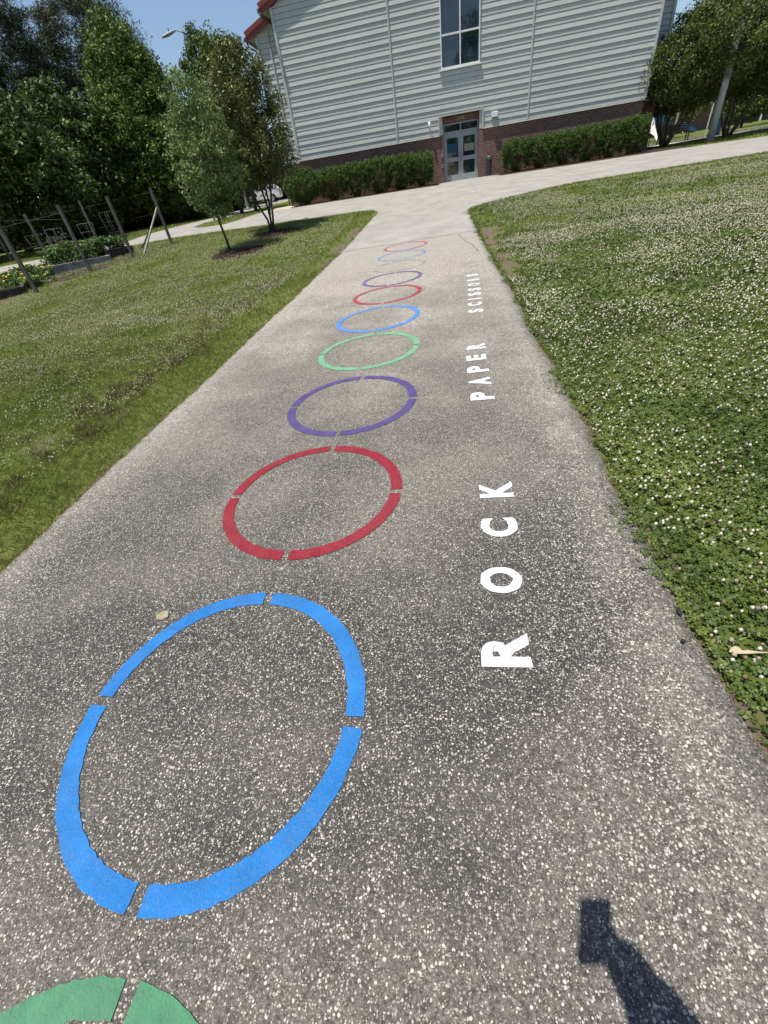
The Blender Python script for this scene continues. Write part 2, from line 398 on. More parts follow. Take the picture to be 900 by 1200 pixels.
def np_mesh(name, verts, faces, rnd=None, attrs=None):
    """verts (n,3), faces (m,k) constant k"""
    me = bpy.data.meshes.new(name); k = faces.shape[1]
    me.vertices.add(len(verts)); me.vertices.foreach_set('co', verts.astype(np.float32).ravel())
    me.loops.add(faces.size); me.loops.foreach_set('vertex_index', faces.astype(np.int32).ravel())
    me.polygons.add(len(faces)); me.polygons.foreach_set('loop_start', np.arange(0, faces.size, k, dtype=np.int32))
    me.update(calc_edges=True)
    d = dict(attrs or {})
    if rnd is not None: d['rnd'] = rnd
    for kx, a in d.items():
        at = me.attributes.new(kx, 'FLOAT', 'POINT'); at.data.foreach_set('value', a.astype(np.float32))
    return me

def unit(a): return a / np.maximum(np.linalg.norm(a, axis=1, keepdims=True), 1e-9)

def leaf_quads(P, nrm, length, width, rnd, droop=None):
    """a folded diamond leaf at each point: returns verts, faces, rnd"""
    n = len(P)
    t = RNG.normal(size=(n, 3))
    if droop is not None: t[:, 2] -= droop
    t = unit(t - (t * nrm).sum(1, keepdims=True) * nrm); s = np.cross(nrm, t)
    L = np.asarray(length).reshape(-1, 1) * np.ones((n, 1)); W = np.asarray(width).reshape(-1, 1) * np.ones((n, 1))
    V = np.stack([P - t * L / 2, P + s * W / 2 + nrm * W * 0.18, P + t * L / 2, P - s * W / 2 + nrm * W * 0.18], 1)
    F = np.arange(4 * n).reshape(n, 4)
    return V.reshape(-1, 3), F, np.repeat(rnd, 4)

# ------------------------------------------------------------------ ground, pavement
L_edge = [(-3.98, y) for y in np.arange(-37, -11.9, 0.12)]
def wob(p, amp, seed):
    r = np.random.default_rng(seed); n = len(p)
    a = np.zeros(n)
    for per, k in ((23, .55), (9, .35), (4, .2)):
        q = r.normal(size=n // per + 3); a += k * np.interp(np.arange(n) / per, np.arange(len(q)), q)
    return a * amp
def dens(pts, step):
    out = []
    for a, b in zip(pts, pts[1:]):
        a, b = np.array(a, float), np.array(b, float); n = max(1, int(np.linalg.norm(b - a) / step))
        out += [tuple(a + (b - a) * i / n) for i in range(n)]
    return out + [pts[-1]]
lw = wob(L_edge, 0.026, 3) + np.random.default_rng(1).normal(0, .008, len(L_edge))
left = [(x + w + (0.16 if y > -20 else 0) * min(1, (y + 20) / 8) , y) for (x, y), w in zip(L_edge, lw)]
left[-1] = (-3.72, -11.9)
low_left = dens([(-3.70, -11.3), (-3.78, -10.7), (-4.12, -10.1), (-4.8, -9.95), (-8, -9.97), (-11, -9.9), (-13.6, -10.1), (-15.4, -10.7), (-18, -12.2), (-22, -14.6)], 0.4)
far_walk = dens([(-22, -12.0), (-17.6, -10.0), (-16.45, -8.9), (-16.65, -1.0), (-17.8, 5.5), (-19.4, 15.3), (-20.5, 28), (-16.9, 28), (-15.8, 14), (-15.05, 3.6), (-14.5, -1.9), (-14.15, -5.5), (-13.7, -7.1), (-12.9, -7.6), (-11.9, -7.5), (-11.6, -6.6), (-11.65, -2.7)], 0.5)
upper = dens([(-9.6, -2.72), (-1.6, -2.75), (-1.30, -2.6), (-1.25, -0.36), (2.05, -0.36), (2.05, -2.7), (9.5, -2.75), (12, -3.0), (14, -3.6), (20, -4.4), (42, -5.5), (42, -12.2)], 0.5)
low_right = dens([(20, -11.2), (10.4, -10.75), (5.2, -10.9), (3.6, -11.05), (2.4, -11.6), (1.37, -12.3), (0.66, -12.8), (-0.04, -13.3), (-0.28, -13.8), (-0.33, -14.9)], 0.3)
R_edge = [(-0.195, y) for y in np.arange(-15.1, -37, -0.12)]
rw = wob(R_edge, 0.024, 11) + np.random.default_rng(2).normal(0, .010, len(R_edge))
def redge(x, y, w):
    if y > -24: x -= 0.06 * min(1, (y + 24) / 4)
    return (x + w + 0.012 * math.sin(y * 4.1), y)
right = [redge(x, y, w) for (x, y), w in zip(R_edge, rw)]
OUT = np.array(left + low_left + far_walk + upper + low_right + right)

def in_poly(P, poly):
    x, y = P[:, 0], P[:, 1]; ins = np.zeros(len(P), bool)
    x0, y0 = poly[:, 0], poly[:, 1]; x1, y1 = np.roll(x0, -1), np.roll(y0, -1)
    for a, b, c, d in zip(x0, y0, x1, y1):
        if b == d: continue
        m = ((b > y) != (d > y)) & (x < (c - a) * (y - b) / (d - b) + a); ins ^= m
    return ins
def dist_poly(P, poly):
    best = np.full(len(P), 9e9)
    A = poly; B = np.roll(poly, -1, 0)
    for a, b in zip(A, B):
        d = b - a; L = (d @ d) + 1e-12
        t = np.clip(((P - a) @ d) / L, 0, 1); q = P - (a + t[:, None] * d)
        best = np.minimum(best, (q * q).sum(1))
    return np.sqrt(best)

# interior points of the pavement
pts = []
for x in np.arange(-4.2, 0.1, 0.16):
    for y in np.arange(-36.9, -12, 0.16): pts.append((x + random.uniform(-.02, .02), y + random.uniform(-.02, .02)))
for x in np.arange(-22, 42, 0.55):
    for y in np.arange(-14.5, 28, 0.55):
        if y < -2 or x < -13: pts.append((x, y + random.uniform(-.05, .05)))
for x in np.arange(-1.2, 2.05, 0.4):
    for y in np.arange(-2.6, -0.4, 0.4): pts.append((x, y))
pts = np.array(pts); pts = pts[in_poly(pts, OUT)]; dd = dist_poly(pts, OUT); pts = pts[dd > 0.07]
nO = len(OUT)
vin = [Vector(p) for p in OUT] + [Vector(p) for p in pts]
cv, ce, cf, *_ = delaunay_2d_cdt(vin, [(i, (i + 1) % nO) for i in range(nO)], [], 1, 1e-5)
V2 = np.array([(v.x, v.y) for v in cv]); F3 = np.array([f for f in cf if len(f) == 3])
cen = V2[F3].mean(1); F3 = F3[in_poly(cen, OUT)]
dv = dist_poly(V2, OUT)
edge = np.clip(1 - dv / 0.62, 0, 1)
pale = np.clip((V2[:, 1] + 30.2) / 9.5, 0, 1) * 0.98
conc = np.clip((V2[:, 1] + 21.5) / 3.3, 0, 1) * .55 + .45 * np.clip((V2[:, 1] + 18.3) / 0.05, 0, 1)
PAVE_LIFT = 0.030
V3 = np.c_[V2, gz(V2[:, 0], V2[:, 1]) + PAVE_LIFT - 0.014 * np.clip(1 - dv / 0.05, 0, 1)]
# outline skirt so the slab has a real edge
base = len(V3)
bo = V3[:nO].copy(); bo[:, 2] -= 0.12; V3s = np.vstack([V3, bo])
tri = np.vstack([F3] + [np.array([[i, (i + 1) % nO, base + i], [(i + 1) % nO, base + (i + 1) % nO, base + i]]) for i in range(nO)])
ext = lambda a, v: np.r_[a, np.full(nO, v)]
me = np_mesh('path', V3s, tri, attrs=dict(edge=ext(edge, 1), pale=ext(pale, .6), concrete=ext(conc, 0)))
tag(link('path', me, M['asphalt']), kind='structure')

def onpath(x, y, lift=0.0): return g(x, y) + PAVE_LIFT + lift

# the ground: one sheet, fine where the lawns are near, reaching the horizon
def grid_mesh():
    xs = np.unique(np.r_[-600, -300, -150, np.arange(-90, -22, 4), np.arange(-22, 16, 0.2), np.arange(16, 60, 2), 90, 150, 300, 600].round(3))
    ys = np.unique(np.r_[-300, -150, -80, np.arange(-60, -34, 3), np.arange(-34, -6, 0.2), np.arange(-6, 10, 0.5), np.arange(10, 90, 4), 150, 300, 700].round(3))
    X, Y = np.meshgrid(xs, ys); P = np.c_[X.ravel(), Y.ravel()]
    nx, ny = len(xs), len(ys)
    i = np.arange(nx * ny).reshape(ny, nx)
    F = np.c_[i[:-1, :-1].ravel(), i[:-1, 1:].ravel(), i[1:, 1:].ravel(), i[1:, :-1].ravel()]
    Z = gz(P[:, 0], P[:, 1])
    dirt = np.zeros(len(P)); clov = np.zeros(len(P))
    def spot(x, y, rx, ry, k=1.0):
        q = 1.25 - np.hypot((P[:, 0] - x) / rx, (P[:, 1] - y) / ry); np.maximum(dirt, np.clip(q, 0, 1) * k, out=dirt)
    for s_ in DIRT: spot(*s_)
    # worn line right along both edges of the path
    near = (P[:, 1] > -37) & (P[:, 1] < -9) & (P[:, 0] > -6) & (P[:, 0] < 3)
    dn = np.full(len(P), 9.0); dn[near] = dist_poly(P[near], OUT); ins = np.zeros(len(P), bool); ins[near] = in_poly(P[near], OUT)
    dirt = np.maximum(dirt, np.where(near, np.clip(1 - dn / 0.17, 0, 1) * 0.75, 0))
    clov = np.where(P[:, 0] > 0, 1.0, np.where(P[:, 0] < -5, 0.8, 0.1)) * (P[:, 1] < -11.3)
    return np_mesh('lawn', np.c_[P, Z], F, attrs=dict(dirt=dirt, clover=clov))
# (x, y, rx, ry, strength): bare ground
DIRT = [(0.0, -18.2, 0.50, 0.55), (-0.1, -19.0, 0.38, 0.6), (0.30, -18.9, 0.35, 0.22, .8), (-0.1, -20.0, 0.26, 0.7), (0.25, -20.2, 0.32, 0.18, .7), (-0.05, -20.9, 0.2, 0.4), (-0.02, -22.0, 0.30, 0.45), (0.22, -21.8, 0.35, 0.14, .7), (-0.02, -22.9, 0.26, 0.5), (0.22, -23.1, 0.22, 0.14, .8), (-0.1, -23.7, 0.2, 0.4),
        (-4.15, -17.5, 0.35, 1.2, .9), (-4.1, -15.2, 0.30, 1.6, .9), (-4.2, -19.5, 0.2, 1.0, .8),
        (-15.3, -18.3, .8, 1.3, .7), (-14.5, -16.4, .6, 1.0, .7), (-14.0, -15.0, .5, .6, .7), (-17, -19.5, 1.4, 1.0, .8),
        (-5.6, -24.6, 0.5, 0.6, .5), (-6.6, -25.8, 0.7, 0.3, .6), (-5.2, -28.3, 0.35, 0.3, .6), (-9.2, -22.5, .8, .3, .5), (-11.0, -5.0, 0.8, 3.0, 1.0)]
tag(link('lawn', grid_mesh(), M['ground']), kind='structure')

def patch(name, outline, m, lift, kind='structure', n=0, amp=0.0, seed=1, dome=0.0, label=None, cat=None):
    """flat irregular sheet that follows the ground"""
    o = dens(list(outline) + [outline[0]], 0.25)[:-1]; o = np.array(o)
    if amp: o = o + np.c_[wob(o, amp, seed), wob(o, amp, seed + 5)]
    lo, hi = o.min(0), o.max(0); st = max(0.15, min(hi - lo) / 12)
    gp_ = np.array([(x, y) for x in np.arange(lo[0], hi[0], st) for y in np.arange(lo[1], hi[1], st)])
    if len(gp_):
        gp_ = gp_[in_poly(gp_, o)]
        if len(gp_): gp_ = gp_[dist_poly(gp_, o) > st * 0.3]
    allp = np.vstack([o, gp_]) if len(gp_) else o
    k = len(o)
    v, e, f, *_ = delaunay_2d_cdt([Vector(p) for p in allp], [(i, (i + 1) % k) for i in range(k)], [], 1, 1e-5)
    v = np.array([(q.x, q.y) for q in v]); f = np.array([q for q in f if len(q) == 3])
    dz = dome * np.clip(dist_poly(v, o) / 0.25, 0, 1)
    me = np_mesh(name, np.c_[v, gz(v[:, 0], v[:, 1]) + lift + dz], f)
    return tag(link(name, me, m), label, cat, kind=kind)

def ring_pts(cx, cy, rx, ry, n=20, jit=0.12, seed=0):
    r = random.Random(seed)
    return [(cx + rx * math.cos(2 * PI * k / n) * (1 + r.uniform(-jit, jit)), cy + ry * math.sin(2 * PI * k / n) * (1 + r.uniform(-jit, jit))) for k in range(n)]

patch('mulch_ground', ring_pts(-8.1, -15.7, 1.0, 0.95, seed=1), M['mulch'], 0.012, amp=.04, dome=.03)
patch('mulch_ground', ring_pts(-7.6, -12.75, 0.95, 0.85, seed=2), M['mulch'], 0.012, amp=.04, dome=.03)
patch('planting_soil', [(-9.9, -2.78), (-1.75, -2.8), (-1.34, -2.6), (-1.30, -0.35), (-10.2, -0.35)], M['mulch'], 0.02, dome=0.03)
patch('planting_soil', [(2.1, -2.74), (9.6, -2.80), (11.2, -2.95), (11.6, 0.8), (9.7, 0.8), (9.6, -0.35), (2.1, -0.35)], M['mulch'], 0.02, dome=0.03)
patch('sandy_soil', [(-11.62, -2.8), (-9.8, -2.8), (-10.3, -0.4), (-11.0, 1.2), (-11.2, 5), (-12.6, 4.4), (-12.2, -0.5)], M['sand'], 0.018, amp=.08)
patch('garden_soil', [(-18.5, -16.2), (-14.6, -16.4), (-13.4, -14.0), (-13.7, -12.2), (-16.2, -10.8), (-18.9, -11.4)], M['soil'], 0.012, amp=.2)
# parking lot, far right walk and road
patch('parking_lot', [(-40, 27.6), (-2, 27.6), (-2, 60), (-40, 60)], M['road'], 0.05)
patch('side_walk', [(10.9, 5.4), (60, 4.4), (60, 6.4), (10.9, 7.6)], M['kerb'], 0.03)
patch('road', [(12, 9.4), (70, 8.0), (70, 14.5), (12, 16.0)], M['road'], 0.04)
kb = MB()
for i in range(28):
    x = 12 + i * 2; y = 9.25 - i * 0.05
    kb.box(x, y, g(x, y) - 0.1, x + 1.99, y + 0.16, g(x, y) + 0.14)
tag(kb.build('kerb', M['kerb']), kind='structure')

# joint and cracks in the path
def ribbon(name, line, w, m, lift, seed=0, jit=0.0, parent=None):
    r = random.Random(seed); P = dens(line, 0.09)
    V = []; F = []
    for i, p in enumerate(P):
        a = np.array(P[max(0, i - 1)]); b = np.array(P[min(len(P) - 1, i + 1)]); t = (b - a) / max(1e-6, np.linalg.norm(b - a))
        n = np.array([-t[1], t[0]]); ww = w * r.uniform(0.3, 1.25) / 2; j = r.uniform(-jit, jit)
        for s_ in (-1, 1):
            q = np.array(p) + n * (s_ * ww + j); V.append((q[0], q[1], onpath(q[0], q[1], lift)))
        if i: F.append((2 * i - 2, 2 * i - 1, 2 * i + 1, 2 * i))
    return link(name, np_mesh(name, np.array(V), np.array(F)), m, parent)
jl = ribbon('expansion_joint', [(-3.86, -18.35), (-2.2, -18.25), (-0.3, -18.2)], 0.05, M['joint'], 0.004, 1); tag(jl, kind='structure')
for k, ln in enumerate([[(-3.5, -30.17), (-3.32, -30.12), (-3.2, -30.16), (-3.02, -30.13), (-2.88, -30.19)], [(-2.62, -30.42), (-2.36, -30.52), (-2.1, -30.50), (-1.9, -30.60), (-1.75, -30.58)],
                        [(-0.75, -18.4), (-0.62, -19.6), (-0.5, -20.3), (-0.42, -21.4)], [(-3.6, -28.2), (-3.2, -28.1), (-2.9, -28.25)]]):
    tag(ribbon('crack', ln, 0.0024 if k != 2 else 0.013, M['crack'], 0.0045, k, 0.012), kind='structure')
# seams of the cross walk
for k, (a, b) in enumerate([((-3.6, -9.9), (-3.5, -2.8)), ((-8.5, -9.9), (-8.5, -2.8)), ((4.5, -10.8), (4.5, -2.8)), ((9.4, -10.6), (9.4, -2.9)), ((0.3, -9.8), (0.3, -0.4))]):
    tag(ribbon('expansion_joint', [a, b], 0.018, M['joint'], 0.004, k + 9), kind='structure')

# ------------------------------------------------------------------ painted rings and words
RX = -2.08
Jv = [31.51, 30.13, 28.74, 27.36, 26.01, 24.68, 23.37, 22.20, 20.92, 19.62, 18.40]
rings = [('green', 32.165, .602, 'large green painted ring cut off by the bottom of the picture', 'green', -2.055)]
names = [('blue', 'blue', 'biggest bright blue painted ring, nearest whole one'), ('red', 'red', 'big dark red painted ring beside the word ROCK'),
         ('purple', 'purple', 'larger purple painted ring left of the word PAPER'), ('green', 'green1', 'pale green painted ring between purple ring and worn blue ring'),
         ('blue', 'blue2', 'mid-size light blue painted ring beyond the pale green ring'), ('red', 'red2', 'mid-size red painted ring touching the light blue ring'),
         ('purple', 'purple2', 'small distant purple painted ring beside the word SCISSORS'), ('green', 'green2', 'almost worn away green ring, only its two ends showing'),
         ('blue', 'blue3', 'small faded blue ring just before the last red ring'), ('red', 'red3', 'smallest, farthest red ring at the path joint')]
for i, (c, m, lab) in enumerate(names):
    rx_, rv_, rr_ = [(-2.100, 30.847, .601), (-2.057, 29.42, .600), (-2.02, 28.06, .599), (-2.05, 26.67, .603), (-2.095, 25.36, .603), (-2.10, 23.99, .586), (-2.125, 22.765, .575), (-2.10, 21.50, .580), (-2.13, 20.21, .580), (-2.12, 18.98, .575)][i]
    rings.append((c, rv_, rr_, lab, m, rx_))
def arc(cx, cy, ro, wd, a0, a1, seed):
    r = random.Random(seed); n = 42; V = []; F = []; lay = 3
    for i in range(n + 1):
        a = a0 + (a1 - a0) * i / n
        for k in range(lay + 1):
            rr = ro - wd * k / lay
            if k in (0, lay): rr += r.uniform(-0.0030, 0.0030)
            aa = a + (r.uniform(-0.003, 0.003) if i in (0, n) else 0)
            x, y = cx + rr * math.cos(aa), cy + rr * math.sin(aa); V.append((x, y, onpath(x, y, 0.0040)))
    for i in range(n):
        for k in range(lay):
            b = i * (lay + 1) + k; F.append((b, b + lay + 1, b + lay + 2, b + 1))
    V = np.array(V); F = np.array(F)
    # paint thickness: rim dropped 4 mm
    return V, F
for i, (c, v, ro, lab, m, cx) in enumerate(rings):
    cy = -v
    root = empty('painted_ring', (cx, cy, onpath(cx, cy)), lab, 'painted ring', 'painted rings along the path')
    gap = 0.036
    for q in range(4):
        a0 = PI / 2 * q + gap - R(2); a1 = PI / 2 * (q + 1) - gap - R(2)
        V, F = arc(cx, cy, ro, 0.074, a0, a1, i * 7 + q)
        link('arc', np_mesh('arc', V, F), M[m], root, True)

# hand-stencilled letters as single filled outlines, cell 0..1 wide, 0..1 tall
def glyph_mesh(ch):
    cu = bpy.data.curves.new('glyph', 'FONT'); cu.body = ch; cu.size = 1.0; cu.offset = 0.046; cu.resolution_u = 6
    cu.fill_mode = 'FRONT'
    o = bpy.data.objects.new('glyph', cu); col.objects.link(o)
    dg = bpy.context.evaluated_depsgraph_get(); me = bpy.data.meshes.new_from_object(o.evaluated_get(dg))
    col.objects.unlink(o); bpy.data.objects.remove(o); 
    return me
words = [('ROCK', 'white painted word ROCK beside the biggest blue and red rings', [(-.95, -30.555, .155), (-.925, -30.185, .16), (-.895, -29.815, .15), (-.88, -29.48, .15)]),
         ('PAPER', 'white painted word PAPER between ROCK and SCISSORS', [(-.865, -28.17, .15), (-.865, -27.87, .155), (-.86, -27.58, .15), (-.855, -27.28, .14), (-.84, -26.96, .15)]),
         ('SCISSORS', 'farthest white painted word SCISSORS, beside small rings', [(-.755, -25.62, .14), (-.745, -25.29, .15), (-.73, -25.02, .045), (-.72, -24.75, .14), (-.705, -24.46, .14), (-.695, -24.14, .16), (-.685, -23.80, .15), (-.68, -23.46, .14)])]
gl = {}
for w, lab, pl in words:
    root = empty('painted_word', (pl[0][0], pl[0][1], onpath(pl[0][0], pl[0][1])), lab, 'painted word', 'white words on the path')
    for ch, (lx, ly, wd) in zip(w, pl):
        if ch not in gl:
            me = glyph_mesh(ch); bm = bmesh.new(); bm.from_mesh(me)
            bmesh.ops.triangulate(bm, faces=bm.faces); bmesh.ops.subdivide_edges(bm, edges=[e for e in bm.edges if e.calc_length() > .08], cuts=1)
            gl[ch] = (np.array([v.co[:] for v in bm.verts]), np.array([[v.index for v in f.verts] for f in bm.faces if len(f.verts) == 3]), [[v.index for v in f.verts] for f in bm.faces]); bm.free()
        co, _, fs = gl[ch]
        lo, hi = co.min(0), co.max(0); n = (co - lo) / np.maximum(hi - lo, 1e-6)
        H = 0.195; a = (n[:, 0] - .5) * wd; b = (n[:, 1] - .5) * H
        jx = RNG.normal(0, .0020, len(co)); X = lx - b + jx; Y = ly + a
        Z = gz(X, Y) + PAVE_LIFT + 0.004
        me = bpy.data.meshes.new('letter'); me.from_pydata(np.c_[X, Y, Z].tolist(), [], fs)
        link('letter', me, M['white'], root, True)

# small things lying about
s_ = MB().blob((-2.62, -30.39, onpath(-2.62, -30.39, .006)), (.030, .027, .005), 2, .24, 3).build('stone', M['chip']); tag(s_, 'small tan stone set beside the rim of the biggest blue ring', 'stone')
s_ = MB().blob((-.235, -30.37, onpath(-.235, -30.37, .008)), (.008, .019, .007), 2, .15, 4).build('pebble', M['pebble'], smooth=True); tag(s_, 'longer black pebble at the clover edge of the path', 'pebble')
s_ = MB().blob((-.275, -30.51, onpath(-.275, -30.51, .006)), (.008, .008, .006), 2, .15, 5).build('pebble', M['pebble'], smooth=True); tag(s_, 'tiny round black pebble lying near the path edge', 'pebble')
lf = MB(); z0 = onpath(-.12, -30.56, .022)
lf.poly([(-.150, -30.566, z0), (-.142, -30.556, z0 + .012), (-.128, -30.552, z0 + .018), (-.116, -30.556, z0 + .014), (-.108, -30.565, z0 + .008), (-.09, -30.563, z0 + .012), (-.072, -30.567, z0 + .010), (-.02, -30.5705, z0 + .010), (.03, -30.574, z0 + .014), (.03, -30.5755, z0 + .012), (-.02, -30.573, z0 + .008), (-.07, -30.573, z0 + .006), (-.10, -30.576, z0 + .006), (-.125, -30.574, z0 + .002)], (0, 0, .0015))
tag(lf.build('dry_leaf', M['dry_leaf']), 'curled dry tan leaf at the clover edge of the path', 'leaf')
# ------------------------------------------------------------------ the school building
YF = -0.35; ZB = 1.22; ZS = 3.32; UC = 9.34; ZE = 9.22; SL = 0.355
school = empty('school_building', (0, YF, ZB), 'two storey school gable end in grey-green lap siding over a dark red brick base', 'building')
def bpart(mb, name, m, parent=None, **k): return mb.build(name, m, parent or school, world=True, **k)
b = MB()
for x0, x1, y0 in ((-UC, -1.15, YF + .03), (1.15, UC, YF + .03)): b.box(x0, y0, 0.3, x1, y0 + 0.25, ZS - .004)
b.box(UC - .25, YF + .282, 0.3, UC, 0.85, ZS - .006); b.box(-UC, YF + .282, 0.3, -UC + .25, 0.85, ZS - .006)
b.box(-10.78, 0.85, 0.3, -UC + .6, 1.1, ZS - .004); b.box(UC - .6, 0.85, 0.3, 10.35, 1.1, ZS - .004)
b.box(10.10, 1.102, 0.3, 10.35, 24, ZS - .008); b.box(-10.78, 1.102, 0.3, -10.53, 24, ZS - .008)
# door recess: two cheeks and the wall over the door
b.box(-1.15, YF + .032, 0.3, -.97, 0.10, 4.05); b.box(.97, YF + .032, 0.3, 1.15, 0.10, 4.05); b.box(-.97, -.02, 3.76, .97, 0.10, 4.05)
bpart(b, 'brick_wall', M['brick'])

def siding_rows(u0, u1, z0, z1, yface, rake=None, holes=()):
    """lap siding, 0.2 m courses, alternately tilted and nearly upright"""
    V = []; F = []
    n = int(math.ceil((z1 - z0) / .2))
    for i in range(n):
        a = z0 + .2 * i; c = min(a + .2, z1)
        if c - a < .01: continue
        lap = 0.034 if i % 2 else 0.019; top = 0.005 if i % 2 else 0.004
        segs = [(u0, u1)]
        for (h0, h1, hz0, hz1) in holes:
            if c > hz0 + .001 and a < hz1 - .001:
                segs = [q for s0, s1 in segs for q in ((s0, min(s1, h0)), (max(s0, h1), s1)) if q[1] - q[0] > .01]
        for s0, s1 in segs:
            def lim(z): # gable clip
                if rake is None: return s0, s1
                m_ = max(0.05, UC - max(0, z - rake) / SL)
                return max(s0, -m_), min(s1, m_)
            (a0, a1), (c0, c1) = lim(a), lim(c)
            if a1 <= a0 or c1 <= c0: continue
            k = len(V)
            e = a + .015
            V += [(a0, yface - lap, e), (a1, yface - lap, e), (c1, yface - top, c), (c0, yface - top, c),
                  (a0, yface + .016, e), (a1, yface + .016, e), (a0, yface + .016, a), (a1, yface + .016, a)]
            F += [(k, k + 1, k + 2, k + 3), (k + 4, k + 5, k + 1, k), (k + 6, k + 7, k + 5, k + 4)]
    return V, F
WIN = (-.98, .98, 5.82, 9.3)
V, F = siding_rows(-UC + .02, UC - .02, ZS + .03, 12.5, YF, ZE, [(-1.15, 1.15, 3.0, 4.06), WIN])
me = bpy.data.meshes.new('siding'); me.from_pydata(V, [], F); link('siding', me, M['siding'], school, True)
# solid wall behind the siding
b = MB()
b.box(-UC + .01, YF + .022, ZS, -1.0, YF + .2, 9.2); b.box(1.0, YF + .022, ZS, UC - .01, YF + .2, 9.2)
b.box(-1.0, YF + .022, 4.06, 1.0, YF + .2, 5.8); b.box(-1.0, YF + .3, 5.8, 1.0, YF + .4, 9.32)
b.poly([(-UC, YF + .03, 9.2), (UC, YF + .03, 9.2), (0, YF + .03, 9.2 + UC * SL)], (0, .17, 0))
b.box(UC - .2, YF + .2, ZS, UC, .9, 9.2); b.box(-UC, YF + .2, ZS, -UC + .2, .9, 9.2)
bpart(b, 'wall_core', M['siding'])
for s, u0, u1 in ((-1, -10.78, -UC - .004), (1, UC + .004, 10.35)):
    V, F = siding_rows(u0, u1, ZS + .03, 8.75, 0.85)
    k = len(V)
    me = bpy.data.meshes.new('wing_siding'); me.from_pydata(V, [], F); link('wing_siding', me, M['siding'], school, True)
    b = MB(); b.box(min(u0, u1) + .01, .875, ZS, max(u0, u1) - .01, 1.0, 8.75)
    xo = u0 if s < 0 else u1
    b.box(min(xo, xo - s * .12), 1.0, ZS, max(xo, xo - s * .12), 24, 8.6)
    b.poly([(u0, .88, 8.72), (u1, .88, 8.72), (u1, .88, 8.74 + (.5 if s < 0 else 0)), (u0, .88, 8.74 + (0 if s < 0 else .5))], (0, .12, 0))
    bpart(b, 'wing_wall', M['siding'])
# trims: drip edge, corner boards, seams
b = MB()
for x0, x1 in ((-UC, -1.15), (1.15, UC)): b.box(x0, YF - .055, ZS - .035, x1, YF + .02, ZS + .03)
b.box(-10.8, .79, ZS - .035, -UC - .03, .86, ZS + .03); b.box(UC + .03, .79, ZS - .035, 10.37, .86, ZS + .03)
bpart(b, 'drip_edge', M['cream_trim'])
def cbox(nm, m, *a): bpart(MB().box(*a), nm, m)
for x in (-UC, UC): cbox('corner_trim', M['trim'], x - .06, YF - .062, ZS + .032, x + .06, YF + .04, 9.2)
for x in (-10.75, 10.32): cbox('corner_trim', M['trim'], x - .06, .775, ZS + .032, x + .06, .87, 8.6)
for x in (-3.52, 3.52): cbox('seam_trim', M['trim'], x - .035, YF - .062, ZS + .032, x + .035, YF + .02, 11.2)
cbox('seam_trim', M['trim'], -10.12, .785, ZS + .032, -10.06, .86, 8.75)
cbox('recess_trim', M['trim'], -1.22, YF - .066, ZS + .032, -1.151, YF + .03, 4.06); cbox('recess_trim', M['trim'], 1.151, YF - .066, ZS + .032, 1.22, YF + .03, 4.06)
cbox('recess_trim', M['trim'], -1.22, YF - .066, 4.062, 1.22, YF + .2, 4.12)
cbox('brick_joint', M['joint'], 3.50, YF + .02, .9, 3.53, YF + .06, ZS - .04); cbox('brick_joint', M['joint'], -3.53, YF + .02, .9, -3.50, YF + .06, ZS - .04)

# roof: two slopes with red rakes, and the lower wing roof
def rake(x0, z0, x1, z1, yf, yb, nm='roof'):
    """slab of roof between two gable points; red front fascia"""
    d = Vector((x1 - x0, 0, z1 - z0)).normalized(); n = Vector((-d.z, 0, d.x));  n = n if n.z > 0 else -n
    A, B = Vector((x0, yf, z0)), Vector((x1, yf, z1))
    b = MB(); b.poly([A + n * .16, B + n * .16, B + n * .34, A + n * .34], (0, yb - yf, 0)); r_ = bpart(b, 'roof', M['roof_red'])
    b = MB(); b.poly([A + Vector((0, -.03, 0)), B + Vector((0, -.03, 0)), B + n * .158 + Vector((0, -.03, 0)), A + n * .158 + Vector((0, -.03, 0))], (0, .06, 0))
    b.poly([A + n * .17 - Vector((0, .06, 0)), B + n * .17 - Vector((0, .06, 0)), B + n * .36 - Vector((0, .06, 0)), A + n * .36 - Vector((0, .06, 0))], (0, .055, 0))
    bpart(b, 'rake_fascia', M['roof_red'], r_)
    b = MB(); b.poly([A + n * .05 + Vector((0, .032, 0)), B + n * .05 + Vector((0, .032, 0)), B + n * .155 + Vector((0, .032, 0)), A + n * .155 + Vector((0, .032, 0))], (0, yb - yf - .04, 0)); bpart(b, 'soffit', M['soffit'], r_)
    return r_
ra = rake(-UC - .48, ZE - .17, 0, ZE + UC * SL, YF - .15, 24); rb = rake(UC + .48, ZE - .17, 0, ZE + UC * SL, YF - .15, 24)
rc = rake(-11.20, 8.52, -UC - .02, 9.16, .70, 24); rd = rake(10.80, 8.52, UC + .02, 9.02, .70, 24)
for x0, z, y0 in ((-UC - .56, ZE - .13, YF - .28), (-11.29, 8.54, .59), (UC + .56, ZE - .13, YF - .28), (10.89, 8.54, .59)):
    b = MB(); b.box(x0 - .07, y0, z - .02, x0 + .07, 24, z + .12); bpart(b, 'gutter', M['gutter'])
b = MB(); b.tube([(-11.26, .65, 8.5), (-11.22, .66, 8.30), (-10.88, .74, 8.12), (-10.86, .76, 7.9), (-10.86, .76, 1.3)], .045, 8); bpart(b, 'downspout', M['gutter'])
b = MB(); b.tube([(-UC - .5, YF - .45, 9.0), (-UC - .35, YF - .35, 8.85), (-UC - .12, .6, 8.75)], .05, 8); bpart(b, 'downspout', M['gutter'])
b = MB(); b.box(-UC, 1.3, 1.0, UC, 24, 8.7); bpart(b, 'building_core', M['siding'])

